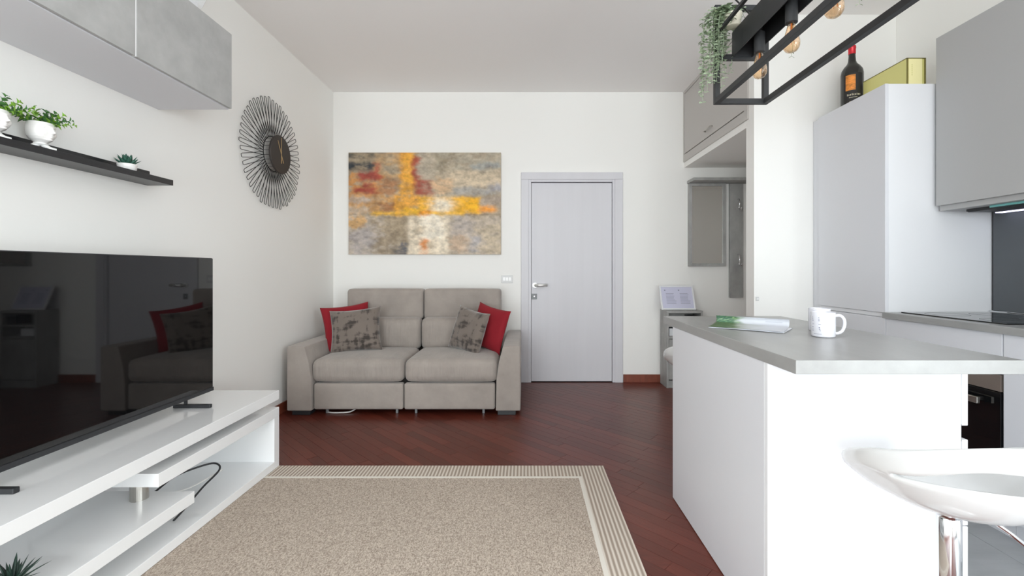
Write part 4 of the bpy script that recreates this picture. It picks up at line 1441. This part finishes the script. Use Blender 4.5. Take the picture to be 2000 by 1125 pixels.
# ================================================================== BAR STOOLS
def stool(loc, label, rz=0):
    t = thing('bar_stool', label, 'stool', loc, (0, 0, rz), 'white shell bar stools at the island')
    # shell opens to +Y, backrest towards -Y (phi = 0)
    NP = 96
    def ss(a, b, x):
        q = max(0, min(1, (x - a) / (b - a)))
        return q * q * (3 - 2 * q)
    rings = []
    for i in range(NP):
        ph = 2 * math.pi * i / NP
        ap = abs((ph + math.pi) % (2 * math.pi) - math.pi)          # 0 back .. pi front
        zt = .822 - .080 * ss(.15, 1.75, ap) - .118 * ss(1.35, 2.9, ap)
        q = ss(R(20), R(74), ap)
        zl = .716 - .016 * q
        zu = .760 - .060 * q
        if ap > R(74):
            k = ss(R(74), math.pi, ap)
            zl = .700 - .084 * ss(R(74), 2.9, ap)
            zu = zl + .0001
        rim = .222 + .006 * math.cos(ph * 2)
        kz = max(0.0, min(1.0, (zl - .606) / .09))
        rows = [(.0, .600), (.05, .6005), (.10, .600 + .005 * kz), (.145, .600 + .018 * kz), (.178, .600 + .040 * kz)]
        # side wall of the bowl up to the slot
        rows.append((rim - .022, rows[-1][1] + (zl - rows[-1][1]) * .45))
        rows.append((rim - .008, rows[-2][1] + (zl - rows[-2][1]) * .8))
        rows.append((rim - .003, zl))
        rows.append((rim, zu))
        rows.append((rim + .003, zu + (zt - zu) * .35))
        rows.append((rim + .004, zu + (zt - zu) * .75))
        rows.append((rim + .001, zt))
        rings.append([Vector((-r * math.sin(ph), -r * math.cos(ph), z)) for r, z in rows])
    nr = len(rings[0])
    vs = [p for ring in rings for p in ring]
    fs = []
    for i in range(NP):
        j = (i + 1) % NP
        ph = 2 * math.pi * (i + .5) / NP
        ap = abs((ph + math.pi) % (2 * math.pi) - math.pi)
        for k in range(nr - 1):
            if k == 7 and ap < R(73):
                continue
            fs.append((i * nr + k, j * nr + k, j * nr + k + 1, i * nr + k + 1))
    bm = bmesh.new()
    bv = [bm.verts.new(p) for p in vs]
    for f in fs:
        try:
            bm.faces.new([bv[q] for q in f])
        except ValueError:
            pass
    bmesh.ops.remove_doubles(bm, verts=bm.verts, dist=.0004)
    bmesh.ops.recalc_face_normals(bm, faces=bm.faces)
    me = bpy.data.meshes.new('seat_shell')
    bm.to_mesh(me)
    bm.free()
    for p in me.polygons:
        p.use_smooth = True
    me.materials.append(M['abs'])
    o = bpy.data.objects.new('seat_shell', me)
    C.objects.link(o)
    o.parent = t
    s = o.modifiers.new('solid', 'SOLIDIFY')
    s.thickness = .014
    s.offset = 0
    ssf = o.modifiers.new('subsurf', 'SUBSURF')
    ssf.levels = ssf.render_levels = 1
    lc = dict(local=True)
    MB().lathe([(.075, .585), (.085, .592), (.085, .598)], (0, 0, 0), 32).build('seat_plate', 'chrome', t, **lc)
    MB().lathe([(.0125, .36), (.0125, .585)], (0, 0, 0), 24).build('gas_piston', 'chrome', t, smooth=True, **lc)
    MB().lathe([(.0265, .03), (.0265, .555), (.022, .565)], (0, 0, 0), 36).build('column', 'chrome', t, smooth=True, **lc)
    MB().lathe([(.170, 0), (.170, .006), (.14, .014), (.06, .024), (.03, .035)], (0, 0, 0), 48).build('base_disc', 'chrome', t, smooth=True, **lc)
    MB().tube(smooth_path([(.06, -.045, .575), (.10, -.06, .545), (.15, -.06, .505)], 6), .0055, 8).build('lift_lever', 'chrome', t, smooth=True, **lc)
    MB().tube(smooth_path([(-.025, 0, .215), (-.10, .04, .215), (-.10, .14, .215), (0, .17, .215), (.10, .14, .215), (.10, .04, .215), (.025, 0, .215)], 6), .010, 8).build('footrest', 'chrome', t, smooth=True, **lc)
    return t
st = stool((1.104, 1.20, .0005), 'white shell bar stool with chrome column in front of the island')
s2 = copy_tree(st)
s2.location = (1.068, 2.76, .0005)
s2.rotation_euler = (0, 0, R(8))
s2['label'] = 'white shell bar stool mostly hidden behind the far end of the island'

# ================================================================== PENDANT WITH BULBS AND TRAILING PLANT
def pendant():
    x0, x1, y0, y1, z0, z1 = .981, 1.258, 1.05, 2.40, 2.058, 2.566
    b = .026
    t = thing('pendant_light', 'black box-frame pendant with row of amber bulbs over the island', 'pendant lamp', ((x0 + x1) / 2, (y0 + y1) / 2, z0))
    bw = dict(bevel=.0012)
    for a in (x0, x1 - b):
        B(a, a + b, y0 + b, y1 - b, z0, z0 + b).build('rail', 'black', t, **bw)
        for yy in (y0, y1 - b):
            B(a, a + b, yy, yy + b, z0, z1).build('post', 'black', t, **bw)
    zm = 2.285
    for yy in (y0, y1 - b):
        for zz in (z0, zm, z1 - b):
            B(x0 + b, x1 - b, yy, yy + b, zz, zz + b).build('crossbar', 'black', t, **bw)
    B(x0, x0 + .016, y0 + b, y1 - b, 2.405, 2.421).build('upper_rail', 'black', t, **bw)
    B(x1 - .016, x1, y0 + b, y1 - b, 2.405, 2.421).build('upper_rail', 'black', t, **bw)
    # lamp channel, open below
    ca, cb, cz0, cz1 = 1.067, 1.172, 2.296, 2.420
    m = MB().box(ca, ca + .004, y0 + b, y1 - b, cz0, cz1).box(cb - .004, cb, y0 + b, y1 - b, cz0, cz1).box(ca + .004, cb - .004, y0 + b, y1 - b, cz1 - .004, cz1)
    m.box(ca + .004, cb - .004, y1 - b - .004, y1 - b, cz0, cz1 - .004)
    m.build('lamp_channel', 'black', t)
    cx = (ca + cb) / 2
    for y in (2.198, 1.935, 1.668, 1.40, 1.15):
        s = MB().lathe([(.012, cz1 - .004), (.012, 2.335), (.024, 2.33), (.024, 2.236), (.021, 2.234)], (cx, y, 0), 28).build('lamp_socket', 'black', t, smooth=True)
        s.modifiers.new('es', 'EDGE_SPLIT').split_angle = R(40)
        prof = [(.014, 2.240), (.0145, 2.228), (.018, 2.212), (.026, 2.185), (.032, 2.158), (.0325, 2.145), (.030, 2.132), (.022, 2.119), (.010, 2.1125), (.001, 2.111)]
        MB().lathe(prof, (cx, y, 0), 32, capa=False).build('bulb_glass', 'amber', s, smooth=True)
        fil = MB().tube([(cx, y, 2.236), (cx, y, 2.18)], .004, 6)
        for q in range(6):
            a0 = 2 * math.pi * q / 6
            fil.tube([(cx + .006 * math.cos(a0), y + .006 * math.sin(a0), 2.205), (cx + .012 * math.cos(a0), y + .012 * math.sin(a0), 2.15)], .0009, 4)
        fil.build('filament', 'filament', s)
    for yy in (1.30, 2.10):
        MB().tube([(cx, yy, cz1), (cx, yy, ZC)], .0035, 8).build('suspension_rod', 'black', t)
    B(cx - .04, cx + .04, 1.2, 2.2, ZC - .03, ZC - .0005).build('ceiling_rose', 'black', t, bevel=.003)
    MB().tube(smooth_path([(cx, 1.75, ZC - .03), (1.06, 2.10, 2.70), (.985, 2.34, 2.63), (1.06, 2.36, 2.60), (1.10, 2.30, 2.50), (cx, 2.25, 2.422)], 7), .004, 7).build('power_lead', 'wire', t, smooth=True)
pendant()

def trailing(loc):
    x, y, z = loc
    t = thing('trailing_plant', 'dusty green trailing plant in cream pot on the pendant frame', 'plant', loc)
    MB().lathe([(.030, 0), (.036, .004), (.043, .060), (.045, .063), (.041, .063), (.039, .052)], (x, y, z), 28).build('pot', 'pot_cream', t, smooth=True)
    MB().lathe([(.039, .048), (.039, .053)], (x, y, z), 20).build('soil', 'soil', t)
    rng = random.Random(21)
    # (end offset x, end offset y, drop)
    strands = []
    for i in range(16):
        f = i / 15
        strands.append((-.135 + .10 * f + .02 * rng.random(), -.02 + .075 * rng.random(), (.40 - .22 * f) * (.55 + .5 * rng.random())))
    strands += [(-.132, .03, .405), (-.120, .05, .36), (-.030, .045, .33), (-.016, .05, .27), (-.045, .05, .22), (.020, .050, .245), (-.06, .04, .30)]
    for i in range(7):
        strands.append((-.02 + .075 * rng.random(), -.05 + .08 * rng.random(), .015 + .03 * rng.random()))
    for ex, ey, drop in strands:
        p0 = Vector((x + ex * .15, y + ey * .2, z + .052))
        p1 = Vector((x + ex * .55, y + ey * .6, z + .085 + .02 * rng.random()))
        p2 = Vector((x + ex, y + ey, z + .04))
        p3 = Vector((x + ex * 1.06, y + ey, z + .04 - drop * .5))
        p4 = Vector((x + ex * 1.08 + .012 * (rng.random() - .5), y + ey + .01, z + .04 - drop))
        pts = smooth_path([p0, p1, p2, p3, p4], 9)
        mb = MB().tube(pts, .0010, 4)
        Lacc, nxt = 0, .010
        for k in range(1, len(pts)):
            Lacc += (pts[k] - pts[k - 1]).length
            if Lacc > nxt:
                tt = k / len(pts)
                nxt = Lacc + .018
                for sgn in (0, math.pi):
                    a = rng.random() * 1.0 + sgn + k * 1.3
                    d = Vector((math.cos(a), math.sin(a), -.35 + .5 * rng.random()))
                    sz = .031 * (1.1 - .55 * tt) * (.75 + .45 * rng.random())
                    mb.leaf(pts[k], d, Vector((rng.random() - .5, -.7, .5 + rng.random() * .6)), sz * 1.1, sz * .95, .12)
        mb.build('vine', 'leaf_dusty', t, smooth=True)
trailing((1.050, 2.325, 2.424))

def hanging_sprig(x, y, ztop, zbot, label):
    rng = random.Random(int(y * 100))
    mb = MB()
    pts = smooth_path([(x, y, ztop), (x + .006, y + .004, (ztop + zbot) / 2), (x - .003, y, zbot)], 6)
    mb.tube(pts, .0010, 4)
    for k in (len(pts) - 3, len(pts) - 1):
        for sgn in (0, math.pi):
            a = k * 1.3 + sgn
            mb.leaf(pts[k], (math.cos(a), math.sin(a), -.5), (0, -.5, 1), .014, .008, .15)
    o = mb.build('leafy_sprig', 'leaf_dusty', at=(x, y, ztop), smooth=True)
    tag(o, label, 'sprig', 'leafy sprigs hung from the pendant')
hanging_sprig(1.1785, 2.03, 2.296, 2.140, 'thin leafy sprig hanging behind the second bulb of the pendant')
hanging_sprig(1.1785, 1.62, 2.296, 2.135, 'thin leafy sprig hanging near the picture edge under the pendant')
